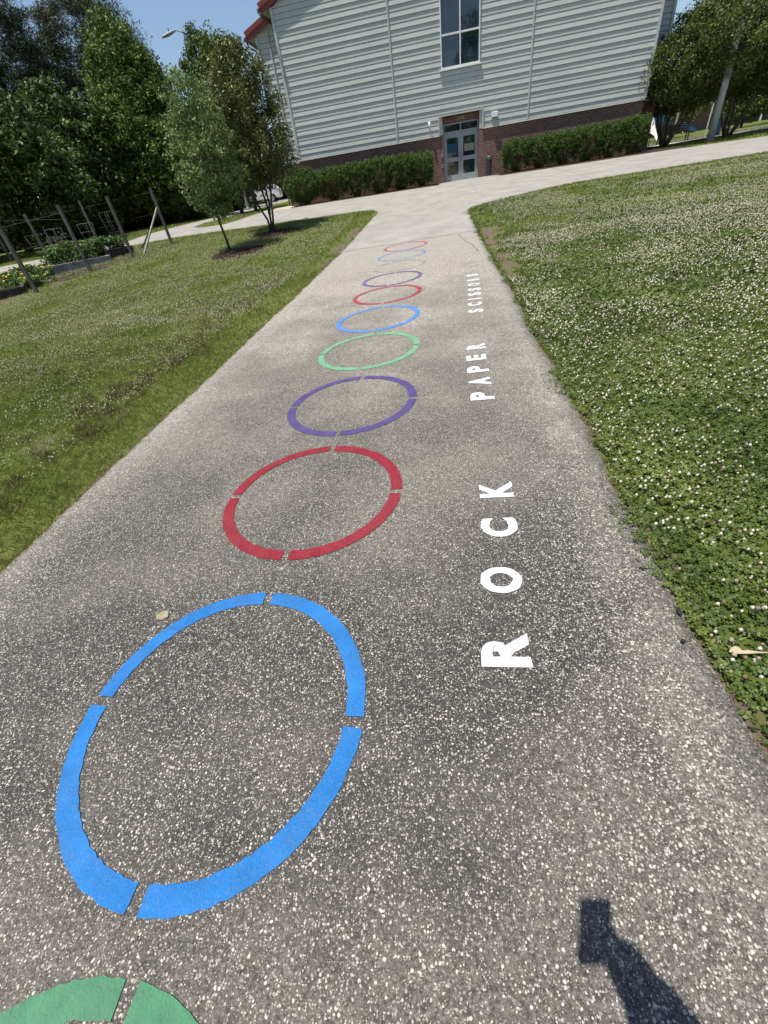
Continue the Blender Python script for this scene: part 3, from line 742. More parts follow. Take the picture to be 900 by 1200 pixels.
# tall window
b = MB(); t = .055
b.box(-.98, YF - .075, 5.82, -.98 + t, YF + .12, 9.3); b.box(.98 - t, YF - .075, 5.82, .98, YF + .12, 9.3)
b.box(-.98 + t, YF - .075, 5.82, .98 - t, YF + .12, 5.82 + t * 1.3); b.box(-.98 + t, YF - .075, 9.3 - t, .98 - t, YF + .12, 9.3)
b.box(-.03, YF - .06, 5.82 + t * 1.3, .03, YF + .10, 9.3 - t); b.box(-.98 + t, YF - .055, 6.98, -.032, YF + .10, 7.045); b.box(.032, YF - .055, 6.98, .98 - t, YF + .10, 7.045)
w = bpart(b, 'window', M['white_metal'])
for x0, x1 in ((-.925, -.03), (.03, .925)):
    for z0, z1 in ((5.89, 6.98), (7.045, 9.245)):
        bpart(MB().box(x0, YF + .03, z0, x1, YF + .05, z1), 'pane', M['bluegreen_glass'], w)
bpart(MB().box(-1.06, YF - .12, 5.765, 1.06, YF - .02, 5.815), 'window_sill', M['white_metal'], w)
bpart(MB().box(-1.02, YF - .07, 9.302, 1.02, YF + .02, 9.36), 'window_head', M['trim'], w)
# doors
DZ = ZB + .012
b = MB(); b.box(-.965, -.045, ZB - .02, -.915, .05, 3.755); b.box(.915, -.045, ZB - .02, .965, .05, 3.755)
b.box(-.915, -.045, 3.70, .915, .05, 3.755); b.box(-.915, -.045, DZ + 2.12, .915, .05, DZ + 2.19); b.box(-.03, -.044, DZ + 2.19, .03, .05, 3.70)
df = bpart(b, 'door_frame', M['door_grey'])
for x0, x1 in ((-.915, -.032), (.032, .915)): bpart(MB().box(x0, -.005, DZ + 2.192, x1, .015, 3.698), 'transom_pane', M['glass'], df)
bpart(MB().box(-1.10, -.42, ZB - .05, 1.10, -.03, ZB + .010), 'threshold', M['kerb'])
for s in (-1, 1):
    x0, x1 = (-.912, -.004) if s < 0 else (.004, .912)
    b = MB(); st = .135; zt = DZ + 2.115
    b.box(x0, -.035, DZ, x0 + st, .01, zt); b.box(x1 - st, -.035, DZ, x1, .01, zt)
    b.box(x0 + st, -.035, DZ, x1 - st, .01, DZ + .29); b.box(x0 + st, -.035, DZ + .88, x1 - st, .01, DZ + 1.06); b.box(x0 + st, -.035, zt - .20, x1 - st, .01, zt)
    d = bpart(b, 'door', M['door_grey'])
    bpart(MB().box(x0 + st, -.012, DZ + .29, x1 - st, .0, DZ + .88), 'pane', M['glass'], d)
    bpart(MB().box(x0 + st, -.012, DZ + 1.06, x1 - st, .0, zt - .20), 'pane', M['glass'], d)
    hx = -.075 if s < 0 else .075
    h = MB(); h.tube([(hx, -.04, DZ + .86), (hx, -.095, DZ + .88), (hx, -.095, DZ + 1.20), (hx, -.04, DZ + 1.22)], .014, 8); bpart(h, 'handle', M['galv'], d)
p = tag(MB().box(-.76, -.018, DZ + 1.30, -.20, -.0125, DZ + 1.68).build('poster', M['poster_blue']), 'blue poster showing in the left door pane', 'poster')
p = tag(MB().box(.20, -.018, DZ + 1.26, .74, -.0125, DZ + 1.58).build('notice', M['paper']), 'beige paper notice in the right door pane', 'notice')
# sign over the door: a tan plate with worn marks nobody can read
sg = bpart(MB().box(-.20, -.052, 3.86, .20, -.022, 3.99, .004), 'sign', M['sign_tan'])
for k in range(4): bpart(MB().box(-.14 + k * .075, -.056, 3.895, -.105 + k * .075, -.053, 3.955), 'sign_mark', M['sign_ink'], sg)
# call boxes on the cheek wall left of the door
for z, nm in ((2.35, 'intercom'), (1.92, 'key_reader')):
    tag(MB().box(-1.10, YF - .005, z, -1.02, YF + .028, z + .16, .006).build(nm, M['galv']), {'intercom': 'upper small grey intercom box left of the double door', 'key_reader': 'lower small grey key reader left of the double door'}[nm], 'door control')
# wall lights
b = MB(); b.box(1.62, YF - .20, 3.66, 1.96, YF - .04, 3.88, .02); wl = b.build('wall_light', M['white_metal']); tag(wl, 'boxy white wall light right of the door recess', 'wall light')
b = MB(); b.box(1.65, YF - .185, 3.650, 1.93, YF - .055, 3.659); c_ = b.build('lens', M['glass'], wl)
b = MB(); b.tube([(-1.70, YF - .05, 3.80), (-1.70, YF - .16, 3.82)], .03, 8); b.tube([(-1.70, YF - .17, 3.95), (-1.70, YF - .17, 3.66)], [.055, .062], 12)
tag(b.build('security_camera', M['white_metal'], smooth=False), 'slim white security camera on the siding left of the door', 'camera')
# ash bin
zz = g(1.55, -.75) + PAVE_LIFT; bx, by = 1.52, -.70
bn = empty('litter_bin', (bx, by, zz), 'dark round litter bin with domed top right of the door', 'litter bin')
MB().lathe([(.150, 0), (.165, .01), (.165, .70), (.172, .705), (.172, .73), (.165, .735)], n=24).build('bin_body', M['dark_bin'], bn)
MB().lathe([(.168, .737), (.16, .80), (.12, .86), (.05, .895), (.0001, .90)], n=24).build('bin_lid', M['dark_bin'], bn)
b = MB(); b.tube([(.085 * math.cos(a), -.165, .78 + .05 * math.sin(a)) for a in [2 * PI * k / 14 for k in range(15)]], .012, 6); b.build('opening_ring', M['galv'], bn)

# ------------------------------------------------------------------ foliage generators
def limb(b, a, c, r0, r1, wig=.05, n=5, sides=7, rr=random):
    a, c = Vector(a), Vector(c); L = (c - a).length; P = []
    for i in range(n + 1):
        t = i / n; q = a.lerp(c, t)
        if 0 < i < n: q += Vector((rr.uniform(-1, 1), rr.uniform(-1, 1), rr.uniform(-.4, .4))) * wig * L
        P.append(q)
    b.tube(P, [r0 + (r1 - r0) * i / n for i in range(n + 1)], sides); return P

def clump_leaves(C, rad, per, size, flat=.75, up=.5, droop=None, asp=.5, var=.35):
    """C (n,3) clump centres, rad (n,) radii"""
    n = len(C); k = per
    off = RNG.normal(size=(n * k, 3)); off = unit(off) * (RNG.random((n * k, 1)) ** .45)
    off[:, 2] *= flat
    P = np.repeat(C, k, 0) + off * np.repeat(rad, k)[:, None]
    nr = unit(RNG.normal(size=(n * k, 3)) * .8 + off * .6 + np.array([0, 0, up]))
    L = size * (1 + RNG.uniform(-var, var, n * k))
    rnd = np.clip(np.repeat(RNG.random(n) * .5 + .1, k) + RNG.normal(0, .17, n * k) + .12, 0, 1)
    return leaf_quads(P, nr, L, L * asp, rnd, droop)

def crown_points(n, prof, hollow=.55):
    """n points in a crown given as prof(t)->radius for t 0..1 bottom..top; biased to the outside; returns unit-height x,y,t"""
    out = []
    mx = max(prof(t) for t in np.linspace(0, 1, 40))
    while len(out) < n:
        t = random.random(); r = prof(t)
        if random.random() > (r / mx) ** 1.3 + .03: continue
        rho = (hollow + (1 - hollow) * random.random() ** .7) if random.random() < .82 else random.random()
        a = random.uniform(0, 2 * PI); out.append((r * rho * math.cos(a), r * rho * math.sin(a), t))
    return np.array(out)

def tree(name, x, y, zc0, zc1, prof, nclump, crad, per, leaf, lm, bark, label, group=None, trunk_r=.16, stems=1, flat=.75, up=.5, asp=.5, lean=(0, 0), squash=1.0, droop=None, hollow=.55, lobes=0, spread=.35, cat='tree', fork=0.0):
    if y > -60: nclump = int(nclump * 1.45); crad *= 1.06; per = int(per * 1.12)
    z0 = g(x, y); root = empty(name, (x, y, z0), label, cat, group)
    C = crown_points(nclump, prof, hollow)
    H = zc1 - zc0
    ang = np.arctan2(C[:, 1], C[:, 0]); ph = random.uniform(0, 6)
    k = 1 + lobes * (np.sin(3 * ang + ph + C[:, 2] * 5) * .6 + np.sin(5 * ang - ph + C[:, 2] * 9) * .4)
    P = np.c_[C[:, 0] * k + lean[0] * C[:, 2], C[:, 1] * k * squash + lean[1] * C[:, 2], zc0 - z0 + C[:, 2] * H]
    rad = crad * RNG.uniform(.65, 1.35, nclump)
    V, F, r_ = clump_leaves(P, rad, per, leaf, flat, up, droop, asp)
    link('crown', np_mesh('crown', V, F, r_), lm, root)
    b = MB(); rr = random.Random(int(x * 10)); ctr = Vector((lean[0] * .4, lean[1] * .4, zc0 - z0 + H * .45))
    for s in range(stems):
        a = 2 * PI * s / max(1, stems) + rr.uniform(-.3, .3)
        base = Vector((math.cos(a), math.sin(a), 0)) * (trunk_r * 1.1 if stems > 1 else 0) + Vector((0, 0, -.05))
        top = ctr + (Vector((math.cos(a), math.sin(a), .15)) * spread * prof(.45) if stems > 1 else Vector((0, 0, H * .35)))
        tr = limb(b, base, top, trunk_r, trunk_r * .35, .02, 7, 9, rr)
        pick = rr.sample(range(nclump), min(nclump, max(7, 22 // stems)))
        for q in pick:
            e = Vector(P[q]); s0 = tr[rr.randint(3, 6)]
            if e.z > s0.z - .1: limb(b, s0, e, trunk_r * .32, trunk_r * .06, .05, 4, 5, rr)
    b.build('trunk', bark, root, smooth=True)
    return root

egg = lambda R_, lo=.55: (lambda t: R_ * (max(0, math.sin(PI * min(1, max(0, t)) ** lo)) ** .6))
cone = lambda R_: (lambda t: R_ * ((1 - t) ** .75) * min(1, t * 7 + .35))
colm = lambda R_: (lambda t: R_ * min(1, t * 5 + .25) * max(0, 1 - t ** 3.2) ** .8)

# saplings in the left lawn
tree('young_tree', -8.63, -15.03, 1.42, 5.0, egg(1.12, .8), 190, .19, 36, .095, M['leaf_young'], M['bark'], 'slender young tree with bright green leaves and single trunk in mulch', trunk_r=.045, up=.4, asp=.5, hollow=.35, lean=(.12, 0), lobes=.15)
t2 = tree('young_tree', -8.0, -11.97, 2.05, 6.1, colm(1.62), 430, .20, 38, .105, M['leaf_bronze'], M['bark'], 'bronze-leaved young myrtle with several thin stems in mulch', trunk_r=.045, stems=4, up=.5, asp=.42, hollow=.3, lean=(.1, 0), lobes=.2, spread=.5, flat=1.2)

# woods on the left (positions given as metres right / ahead of the photographer)
def wt(xo, yo, *a, **k):
    x, y = from_cam(xo, yo); return tree(a[0], x, y, *a[1:], **k)
G1 = 'trees of the wood on the left'
wt(-17.0, 28.6, 'magnolia_tree', 1.9, 8.6, egg(4.4, .62), 470, .55, 50, .25, M['leaf_dark'], M['bark'], 'big dark glossy broadleaf tree overhanging the garden posts at the left', G1, trunk_r=.25, asp=.45, lobes=.15, up=.6)
wt(-21.5, 24.5, 'magnolia_tree', 1.8, 8.8, egg(4.0, .62), 380, .55, 46, .25, M['leaf_dark'], M['bark'], 'dark broadleaf tree cut off by the left border of the picture', G1, trunk_r=.25, asp=.45, lobes=.15, up=.6)
wt(-11.6, 38.5, 'broadleaf_tree', 1.9, 11.6, lambda t: 3.5 * (max(0, 1 - t ** 2.6)) ** .8 * min(1, t * 4 + .6), 950, .48, 52, .19, M['leaf_mid'], M['bark'], 'tall mid-green tree with rounded pointed top left of the street lamp', G1, trunk_r=.25, lobes=.14)
wt(-15.5, 36.0, 'broadleaf_tree', 1.8, 9.0, egg(3.2, .62), 300, .55, 40, .26, M['leaf_dark'], M['bark'], 'dark bushy tree between the glossy broadleaf and the tall pointed tree', G1, trunk_r=.22, lobes=.15)
wt(-16.4, 48.5, 'pine_tree', 7.2, 16.2, egg(4.3, .72), 420, .80, 90, .28, M['leaf_pine'], M['bark_tan'], 'tall grey-green pine with sky showing through, left of the dark spire tops', G1, trunk_r=.22, asp=.16, flat=.5, up=.2, lobes=.25)
wt(-22.5, 45.5, 'pine_tree', 7.5, 17.0, egg(4.6, .72), 460, .80, 90, .28, M['leaf_pine'], M['bark_tan'], 'tall pine in the top left corner of the picture', G1, trunk_r=.22, asp=.16, flat=.5, up=.2, lobes=.25)
wt(-15.8, 50.5, 'cedar_tree', 3.0, 14.6, cone(2.4), 300, .42, 46, .22, M['leaf_dark'], M['bark'], 'narrow dark evergreen whose spire peaks between pine and rounded tree', G1, trunk_r=.2, asp=.3)
wt(-6.35, 36.0, 'poplar_tree', 2.4, 9.9, colm(1.8), 380, .33, 44, .18, M['leaf_blue'], M['bark'], 'slim blue-green tree whose top stands behind the lamp arm', G1, trunk_r=.14, lobes=.2, flat=1.3, lean=(0, 0))
wt(-5.25, 35.2, 'poplar_tree', 2.4, 9.5, colm(1.5), 320, .33, 44, .17, M['leaf_mid'], M['bark'], 'slim green tree just right of the lamp pole top', G1, trunk_r=.12, lobes=.2, flat=1.3)
k = 0
LB = ['far low tree behind the left garden posts', 'far dark tree behind the tomato cages', 'low dark tree left of the lamp pole foot', 'shrubby tree left of the pointed green tree base', 'leafy low tree just behind the lamp pole', 'far tree over the parked cars', 'last far tree right before the school corner', 'distant tree behind the bronze myrtle']
for xo, yo, zt, rr_, lm in [(-30, 41, 9.5, 4.5, 'leaf_dark'), (-24, 39, 8.5, 4.2, 'leaf_dark'), (-17.5, 43, 8.5, 4.0, 'leaf_dark'), (-20.5, 50, 10.5, 4.4, 'leaf_dark'), (-8.6, 47.0, 6.2, 2.6, 'leaf_mid'), (-9.5, 66, 8.5, 4.2, 'leaf_dark'), (-4.0, 70, 6.6, 3.6, 'leaf_mid'), (-13.5, 58, 9.5, 4.2, 'leaf_dark')]:
    wt(xo, yo, 'woodland_tree', 1.5 if k != 4 else 2.5, zt, egg(rr_, .55), 240, .62, 34, .30, M[lm], M['bark'], LB[k], G1, trunk_r=.22, lobes=.15); k += 1
# undergrowth: dark bushes closing the foot of the wood
UB = [(-31, 34), (-27, 34.5), (-23.5, 35.5), (-20.5, 36.5), (-17.4, 38.0), (-14.6, 40.5), (-12.2, 43), (-10.6, 48.5), (-10.2, 54)]
for k, (xo, yo) in enumerate(UB):
    wt(xo, yo, 'undergrowth_bush', g(*from_cam(xo, yo)) - .1, g(*from_cam(xo, yo)) + 2.4 + .3 * (k % 3), egg(2.1, .45), 110, .42, 30, .24, M['leaf_dark'], M['bark'], 'dark undergrowth bush number %s from the left at the wood edge' % ['first', 'second', 'third', 'fourth', 'fifth', 'sixth', 'seventh', 'eighth', 'ninth'][k] if False else ['dark bush at the far left foot of the wood', 'dark bush under the leftmost big tree', 'dark bush behind the leftmost rear garden post', 'dark bush behind the second rear post', 'dark bush behind the middle tomato cages', 'dark bush behind the ladder-shaped cage', 'dark bush above the start of the far walk', 'dark bush left of the lamp pole beside the walk', 'farthest dark bush beside the parked cars'][k], 'bushes at the wood edge', trunk_r=.08, stems=3, cat='bush', spread=.5)

# crepe myrtles on the right
G2 = 'myrtle trees right of the school'
tree('myrtle_tree', 11.55, 1.75, 2.75, 6.7, egg(2.85, .72), 740, .34, 48, .125, M['leaf_myrtle'], M['bark_tan'], 'multi-stemmed myrtle tree nearest the school corner', G2, trunk_r=.085, stems=5, lobes=.12, asp=.45, spread=.75, flat=1.0, lean=(.9, -1.5), squash=1.2)
tree('myrtle_tree', 15.6, 3.4, 2.85, 7.2, egg(3.0, .72), 760, .34, 48, .13, M['leaf_myrtle'], M['bark_tan'], 'multi-stemmed myrtle tree right of the grey light pole', G2, trunk_r=.085, stems=5, lobes=.12, asp=.45, spread=.7, flat=1.0, lean=(-.3, -1.6), squash=1.3)
tree('myrtle_tree', 20.0, 4.6, 2.6, 6.8, egg(2.8, .72), 420, .34, 42, .14, M['leaf_myrtle'], M['bark_tan'], 'myrtle tree cut off by the right border', G2, trunk_r=.085, stems=4, lobes=.12, asp=.45, spread=.7, flat=1.0)
# street trees far behind on the right, closing the horizon, and trees across the road behind the photographer
for k, (x, y, zt, r_) in enumerate([(15.0, 25, 5.4, 2.2), (20.5, 27, 6.0, 2.6), (26.5, 24, 5.8, 2.6), (33, 28, 6.5, 3.0)]):
    tree('shade_tree', x, y, 2.1, zt, egg(r_, .55), 150, .5, 34, .24, M['leaf_myrtle'], M['bark'], ['low dark tree in the yard right behind the school corner', 'low dark tree in the yard seen left of the light pole', 'low dark tree in the yard right of the light pole', 'low dark tree in the yard near the right border'][k], 'low trees in the yard', trunk_r=.12, lobes=.15)
LR = ['far dark tree left behind the playground', 'far dark tree behind the blue play panels', 'far dark tree beyond the brick hall', 'far tree at the right end']
for k, (x, y, zt, r_) in enumerate([(15, 60, 9.5, 5), (27, 66, 9.0, 5), (42, 70, 9.5, 5.5), (58, 64, 9, 5.5)]):
    tree('woodland_tree', x, y, 2.2, zt, egg(r_, .55), 200, .8, 30, .42, M['leaf_mid'], M['bark'], LR[k], 'far trees on the right', trunk_r=.25, lobes=.15)
for k, (x, y, zt, r_) in enumerate([(-6, -64, 15.5, 5), (4.8, -66, 20.5, 4.5), (13, -64, 17, 5), (-16, -66, 13, 6), (23, -66, 14, 6)]):
    tree('woodland_tree', x, y, 1.5, zt, egg(r_, .6), 240, 1.1, 34, .62, M['leaf_mid'], M['bark'], ['tree mirrored in the tall window, second from the left', 'tallest tree mirrored in the tall window', 'tree mirrored in the window, right of the tallest', 'leftmost tree behind the photographer', 'rightmost tree behind the photographer'][k], 'trees behind the photographer', trunk_r=.3, lobes=.15)

# hedges: single clipped shrubs standing close together
def shrub(x, y, rx, ry, h, label, group, round_=False, seed=0, bare=.45):
    z0 = g(x, y) + .03; root = empty('clipped_shrub', (x, y, z0), label, 'shrub', group)
    rr = random.Random(seed); pts_ = []
    n = int(560 * rx * ry + 200)
    p = 2.2 if round_ else 4.5
    while len(pts_) < n:
        u, v, w = rr.uniform(-1, 1), rr.uniform(-1, 1), rr.uniform(-1, 1)
        q = (abs(u) ** p + abs(v) ** p + abs(w) ** p) ** (1 / p)
        if q > 1 or q < .62: continue
        zz_ = .5 + .5 * w
        if zz_ < bare and rr.random() < .86 - zz_ * .95 and not round_: continue
        k_ = .92 + .08 * zz_ if not round_ else 1
        pts_.append((u * rx * k_, v * ry * k_, h * (.06 + .90 * zz_) + rr.uniform(-.05, .07)))
    C = np.array(pts_); V, F, r_ = clump_leaves(C, np.full(len(C), .115), 34, .066, 1, .7, None, .40)
    link('foliage', np_mesh('foliage', V, F, r_), M['leaf_shrub'], root)
    b = MB()
    for k_ in range(46):
        a = rr.uniform(0, 2 * PI); q = math.sqrt(rr.random())
        e = Vector((rx * .82 * q * math.cos(a), ry * .85 * q * math.sin(a), h * rr.uniform(.55, .85)))
        s0 = Vector((e.x * .3, e.y * .3, 0)); limb(b, s0, e, .016, .005, .05, 3, 4, rr)
        for _ in range(2): limb(b, s0.lerp(e, .5), e + Vector((rr.uniform(-.22, .22), rr.uniform(-.2, .2), rr.uniform(-.45, .0))), .007, .003, .05, 2, 3, rr)
    b.build('twigs', M['twig'], root)
    return root
GL, GR = 'clipped shrubs left of the door', 'clipped shrubs right of the door'
shrub(-9.15, -1.75, 1.10, .95, 1.78, 'big round shrub at the left end of the hedge by the school corner', GL, True, 1)
for k, (x, rx, h) in enumerate([(-7.40, .82, 1.52), (-6.02, .84, 1.58), (-4.70, .84, 1.60), (-3.4, .82, 1.56), (-2.25, .70, 1.50)]):
    shrub(x, -1.6, rx, .66, h, ['clipped shrub just right of the big round shrub', 'second clipped shrub after the big round one', 'middle shrub of the hedge left of the door', 'shrub under the left siding seam', 'hedge shrub nearest the door on its left'][k], GL, False, 10 + k, .5)
for k, (x, rx, h) in enumerate([(2.9, .76, 1.36), (4.12, .78, 1.38), (5.32, .78, 1.40), (6.5, .78, 1.44), (7.65, .76, 1.48), (8.7, .68, 1.54)]):
    shrub(x, -1.55, rx, .64, h, ['hedge shrub nearest the litter bin', 'shrub under the right siding seam', 'third shrub right of the litter bin', 'fourth shrub right of the litter bin', 'last but one shrub before the right brick corner', 'tallest shrub at the right brick corner'][k], GR, False, 30 + k, .42)

# ------------------------------------------------------------------ garden with posts
GP = 'weathered wooden garden posts'
def post(x, y, h, label, tx=0, ty=0, w=.10):
    z = g(x, y); b = MB(); b.bar((0, 0, -.25), (tx, ty, h), w, w * .85)
    o = b.build('garden_post', M['wood_post']); o.location = (x, y, z); o.rotation_euler.z = .2; return tag(o, label, 'post', GP)
post(-14.65, -17.56, 1.95, 'nearest garden post, cut by the left border', .0, .02, .11)
post(-14.24, -15.17, 2.02, 'thick garden post in front of the grey planting bed', -.02, .02)
post(-13.22, -13.81, 1.98, 'tall garden post beside the dark timber box', -.03, .0)
post(-12.54, -11.86, 1.94, 'right end garden post held by two braces', -.06, .02)
post(-21.9, -10.4, 1.95, 'rear garden post at the left border', 0, 0)
post(-17.66, -12.88, 1.80, 'rear garden post touching the overhanging leaves', -.05, 0, .09)
post(-18.1, -8.9, 1.80, 'thin rear garden post among the tomato cages', .02, 0, .085)
def brace(a, t, m, label):
    b = MB(); b.bar(Vector(a), Vector(t), .075, .04); tag(b.build('brace', m), label, 'brace', 'braces of the end post')
zt = g(-12.54, -11.86)
brace((-14.0, -12.0, g(-14.0, -12.0) - .05), (-12.60, -11.80, zt + 1.25), M['wood_post'], 'dark brace leaning left onto the end garden post')
brace((-13.12, -13.32, g(-13.12, -13.32) - .05), (-12.57, -11.93, zt + 1.30), M['wood_light'], 'pale brace leaning onto the end garden post')
b = MB(); pl = [(-14.65, -17.56), (-14.24, -15.17), (-13.22, -13.81), (-12.54, -11.86)]
for zf in (.55, 1.15, 1.80):
    b.tube([(x, y, g(x, y) + zf) for x, y in pl], .0018, 4)
b.tube([(x, y, g(x, y) + 1.6) for x, y in [(-21.9, -10.4), (-17.66, -12.88), (-14.24, -15.17)]], .0018, 4)
tag(b.build('fence_wire', M['galv']), 'thin wires strung between the garden posts', 'wire')
# beds
def bed(x, y, lx, ly, h, rz, m, name, label, t=.12):
    z = g(x, y); b = MB(); b.box(-lx, -ly, -.1, lx, -ly + t, h, .01); b.box(-lx, ly - t, -.1, lx, ly, h, .01)
    b.box(-lx, -ly + t, -.1, -lx + t, ly - t, h, .01); b.box(lx - t, -ly + t, -.1, lx, ly - t, h, .01)
    root = empty(name, (x, y, z), label, 'planting bed', None, rz)
    b.build('bed_edging', m, root); MB().box(-lx + t, -ly + t, -.08, lx - t, ly - t, h - .05).build('soil', M['soil'], root)
bed(-15.45, -13.95, 1.05, .62, .22, .75, M['concrete'], 'planting_bed', 'grey concrete edged planting bed full of tall plants')
bed(-14.55, -12.75, .55, .36, .28, .95, M['timber'], 'planting_bed', 'small dark timber planting box at the right')
bed(-15.85, -17.55, .60, .34, .22, .75, M['timber'], 'planting_bed', 'low dark timber planting box at the left border')
def plant(x, y, h, r, n, label, flowers=None, name='garden_plant', zoff=.1):
    z = g(x, y) + zoff; root = empty(name, (x, y, z), label, 'plant', 'plants of the kitchen garden')
    C = np.c_[RNG.normal(0, r * .5, n), RNG.normal(0, r * .5, n), RNG.random(n) ** .7 * h + .05]
    V, F, r_ = clump_leaves(C, np.full(n, .12), 16, .10, .8, .6, None, .5)
    link('foliage', np_mesh('foliage', V, F, r_), M['leaf_garden'], root)
    b = MB()
    for i in range(6): limb(b, (0, 0, -.1), C[i], .010, .004, .05, 3, 4)
    b.build('stems', M['leaf_garden'] if False else M['twig'], root)
    if flowers:
        for i in range(8):
            q = C[random.randrange(n)]; MB().blob((q[0] * 1.2, q[1] * 1.2, q[2] + .10), (.05, .05, .025), 1).build('flower', M[flowers], root)
for i, (x, y, h, lab) in enumerate([(-16.2, -14.3, .55, 'leafy plant at the left end of the grey bed'), (-15.9, -13.6, .62, 'tall leafy plant in the grey bed behind the thick post'), (-15.2, -13.9, .50, 'bushy plant in the middle of the grey bed'), (-15.0, -13.2, .55, 'light green plant at the right end of the grey bed'), (-14.6, -12.6, .42, 'plant growing in the small dark timber box'), (-16.9, -12.6, .55, 'tall plant behind the grey bed'), (-16.0, -11.9, .50, 'plant near the ladder-shaped cage')]):
    plant(x, y, h, .38, 90, lab, None, zoff=.12 if i < 5 else 0)
for i, (x, y, f, lab) in enumerate([(-17.6, -15.3, 'orange', 'orange flowering plant by the left border'), (-16.7, -15.9, 'yellow', 'yellow flowering plant behind the nearest post'), (-16.3, -15.0, 'yellow', 'yellow flowering plant left of the grey bed'), (-17.8, -14.3, 'yellow', 'yellow flowering plant further back'), (-15.6, -16.6, 'yellow', 'low yellow flowering plant right of the nearest post'), (-18.6, -15.9, 'orange', 'orange flowering plant out at the garden edge')]):
    plant(x, y, .22, .45, 80, lab, f, 'flowering_plant', 0)
def cage(x, y, h, r, label, square=False):
    z = g(x, y); b = MB()
    for zf in (.35, .68, 1.0):
        rr_ = r * (.75 + .25 * zf)
        if square: P = [(rr_, rr_), (-rr_, rr_), (-rr_, -rr_), (rr_, -rr_), (rr_, rr_)]
        else: P = [(rr_ * math.cos(a), rr_ * math.sin(a)) for a in [2 * PI * k / 16 for k in range(17)]]
        b.tube([(px, py, h * zf) for px, py in P], .0038, 5)
    for k in range(4):
        a = PI / 4 + k * PI / 2; q = 1.414 if square else 1
        b.tube([(r * .7 * q * math.cos(a), r * .7 * q * math.sin(a), -.1), (r * q * math.cos(a), r * q * math.sin(a), h)], .0038, 5)
    o = b.build('tomato_cage', M['galv']); o.location = (x, y, z); tag(o, label, 'plant cage', 'wire plant cages')
cage(-19.2, -11.2, .95, .30, 'square wire cage at the left of the cages', True); cage(-18.4, -11.0, 1.05, .34, 'large round wire cage left of the thin rear post')
cage(-17.9, -11.8, .85, .28, 'low round wire cage in front of the large one'); cage(-17.6, -9.9, 1.0, .32, 'round wire cage right of the thin rear post'); cage(-17.0, -8.9, 1.25, .22, 'tall narrow ladder-shaped wire cage', True)

# ------------------------------------------------------------------ lamps, hydrant, cars
LP = from_cam(-6.9, 42.4)
lz = g(*LP); lamp = empty('street_lamp', (*LP, lz), 'tall grey street lamp with curved arm and cobra head over the wood', 'street lamp')
MB().lathe([(.20, 0), (.20, .10), (.13, .16), (.115, .3), (.065, 9.4), (.0001, 9.45)], n=14).build('pole', M['galv'], lamp)
armdir = Vector((-1.6 * CA, -1.6 * SA, 0)) / 1.6
def av(r_, z): return (armdir.x * r_, armdir.y * r_, z)
b = MB(); b.tube([av(-.05, 8.75), av(.55, 9.35), av(1.15, 9.78), av(1.5, 9.92), av(1.72, 9.93)], [.05, .045, .04, .035, .035], 10); b.build('arm', M['grey_metal'], lamp)
b = MB()
hd = []
for r_, w_, t_ in [(1.62, .05, .05), (1.80, .12, .085), (2.15, .17, .10), (2.45, .13, .06), (2.62, .04, .03)]: hd.append((r_, w_, t_))
perp = Vector((-armdir.y, armdir.x, 0)); prev = None
for r_, w_, t_ in hd:
    c_ = armdir * r_ + Vector((0, 0, 9.93 - (r_ - 1.6) * .22)); ring_ = [b.bm.verts.new(c_ + perp * (w_ * math.cos(a)) + Vector((0, 0, t_ * math.sin(a)))) for a in [2 * PI * k / 12 for k in range(12)]]
    if prev:
        for k in range(12): b.bm.faces.new((prev[k], prev[(k + 1) % 12], ring_[(k + 1) % 12], ring_[k]))
    else: b.bm.faces.new(ring_[::-1])
    prev = ring_
b.bm.faces.new(prev); b.build('lamp_head', M['grey_metal'], lamp)
c_ = armdir * 2.05; MB().lathe([(.035, 9.9), (.035, 10.05), (.0001, 10.07)], c_.x, c_.y, 8).build('photocell', M['dark_bin'], lamp)

px_, py_ = 12.72, -1.05; pz = g(px_, py_)
lp2 = empty('light_pole', (px_, py_, pz), 'thick grey concrete light pole standing between the two myrtle trees', 'light pole')
MB().lathe([(.165, -.1), (.145, 2.2), (.12, 9.6), (.0001, 9.62)], n=18).build('pole', M['grey_metal'], lp2)
b = MB(); b.box(-.5, -.14, 9.55, .5, .14, 9.7, .02); b.build('lamp_head', M['grey_metal'], lp2)

hx_, hy_ = -11.75, -.3; hy = empty('fire_hydrant', (hx_, hy_, g(hx_, hy_)), 'silver-grey fire hydrant left of the big round shrub', 'fire hydrant')
MB().lathe([(.17, 0), (.17, .04), (.12, .05), (.105, .10), (.105, .52), (.15, .53), (.15, .58), (.12, .60), (.10, .68), (.05, .74), (.0001, .75)], n=16).build('barrel', M['hydrant'], hy)
b = MB(); b.tube([(-.19, 0, .42), (.19, 0, .42)], .05, 10); b.tube([(0, -.2, .40), (0, 0, .40)], .07, 10); b.build('outlets', M['hydrant'], hy)
b = MB(); b.tube([(0, 0, .74), (0, 0, .81)], .022, 5); b.build('nut', M['hydrant'], hy)

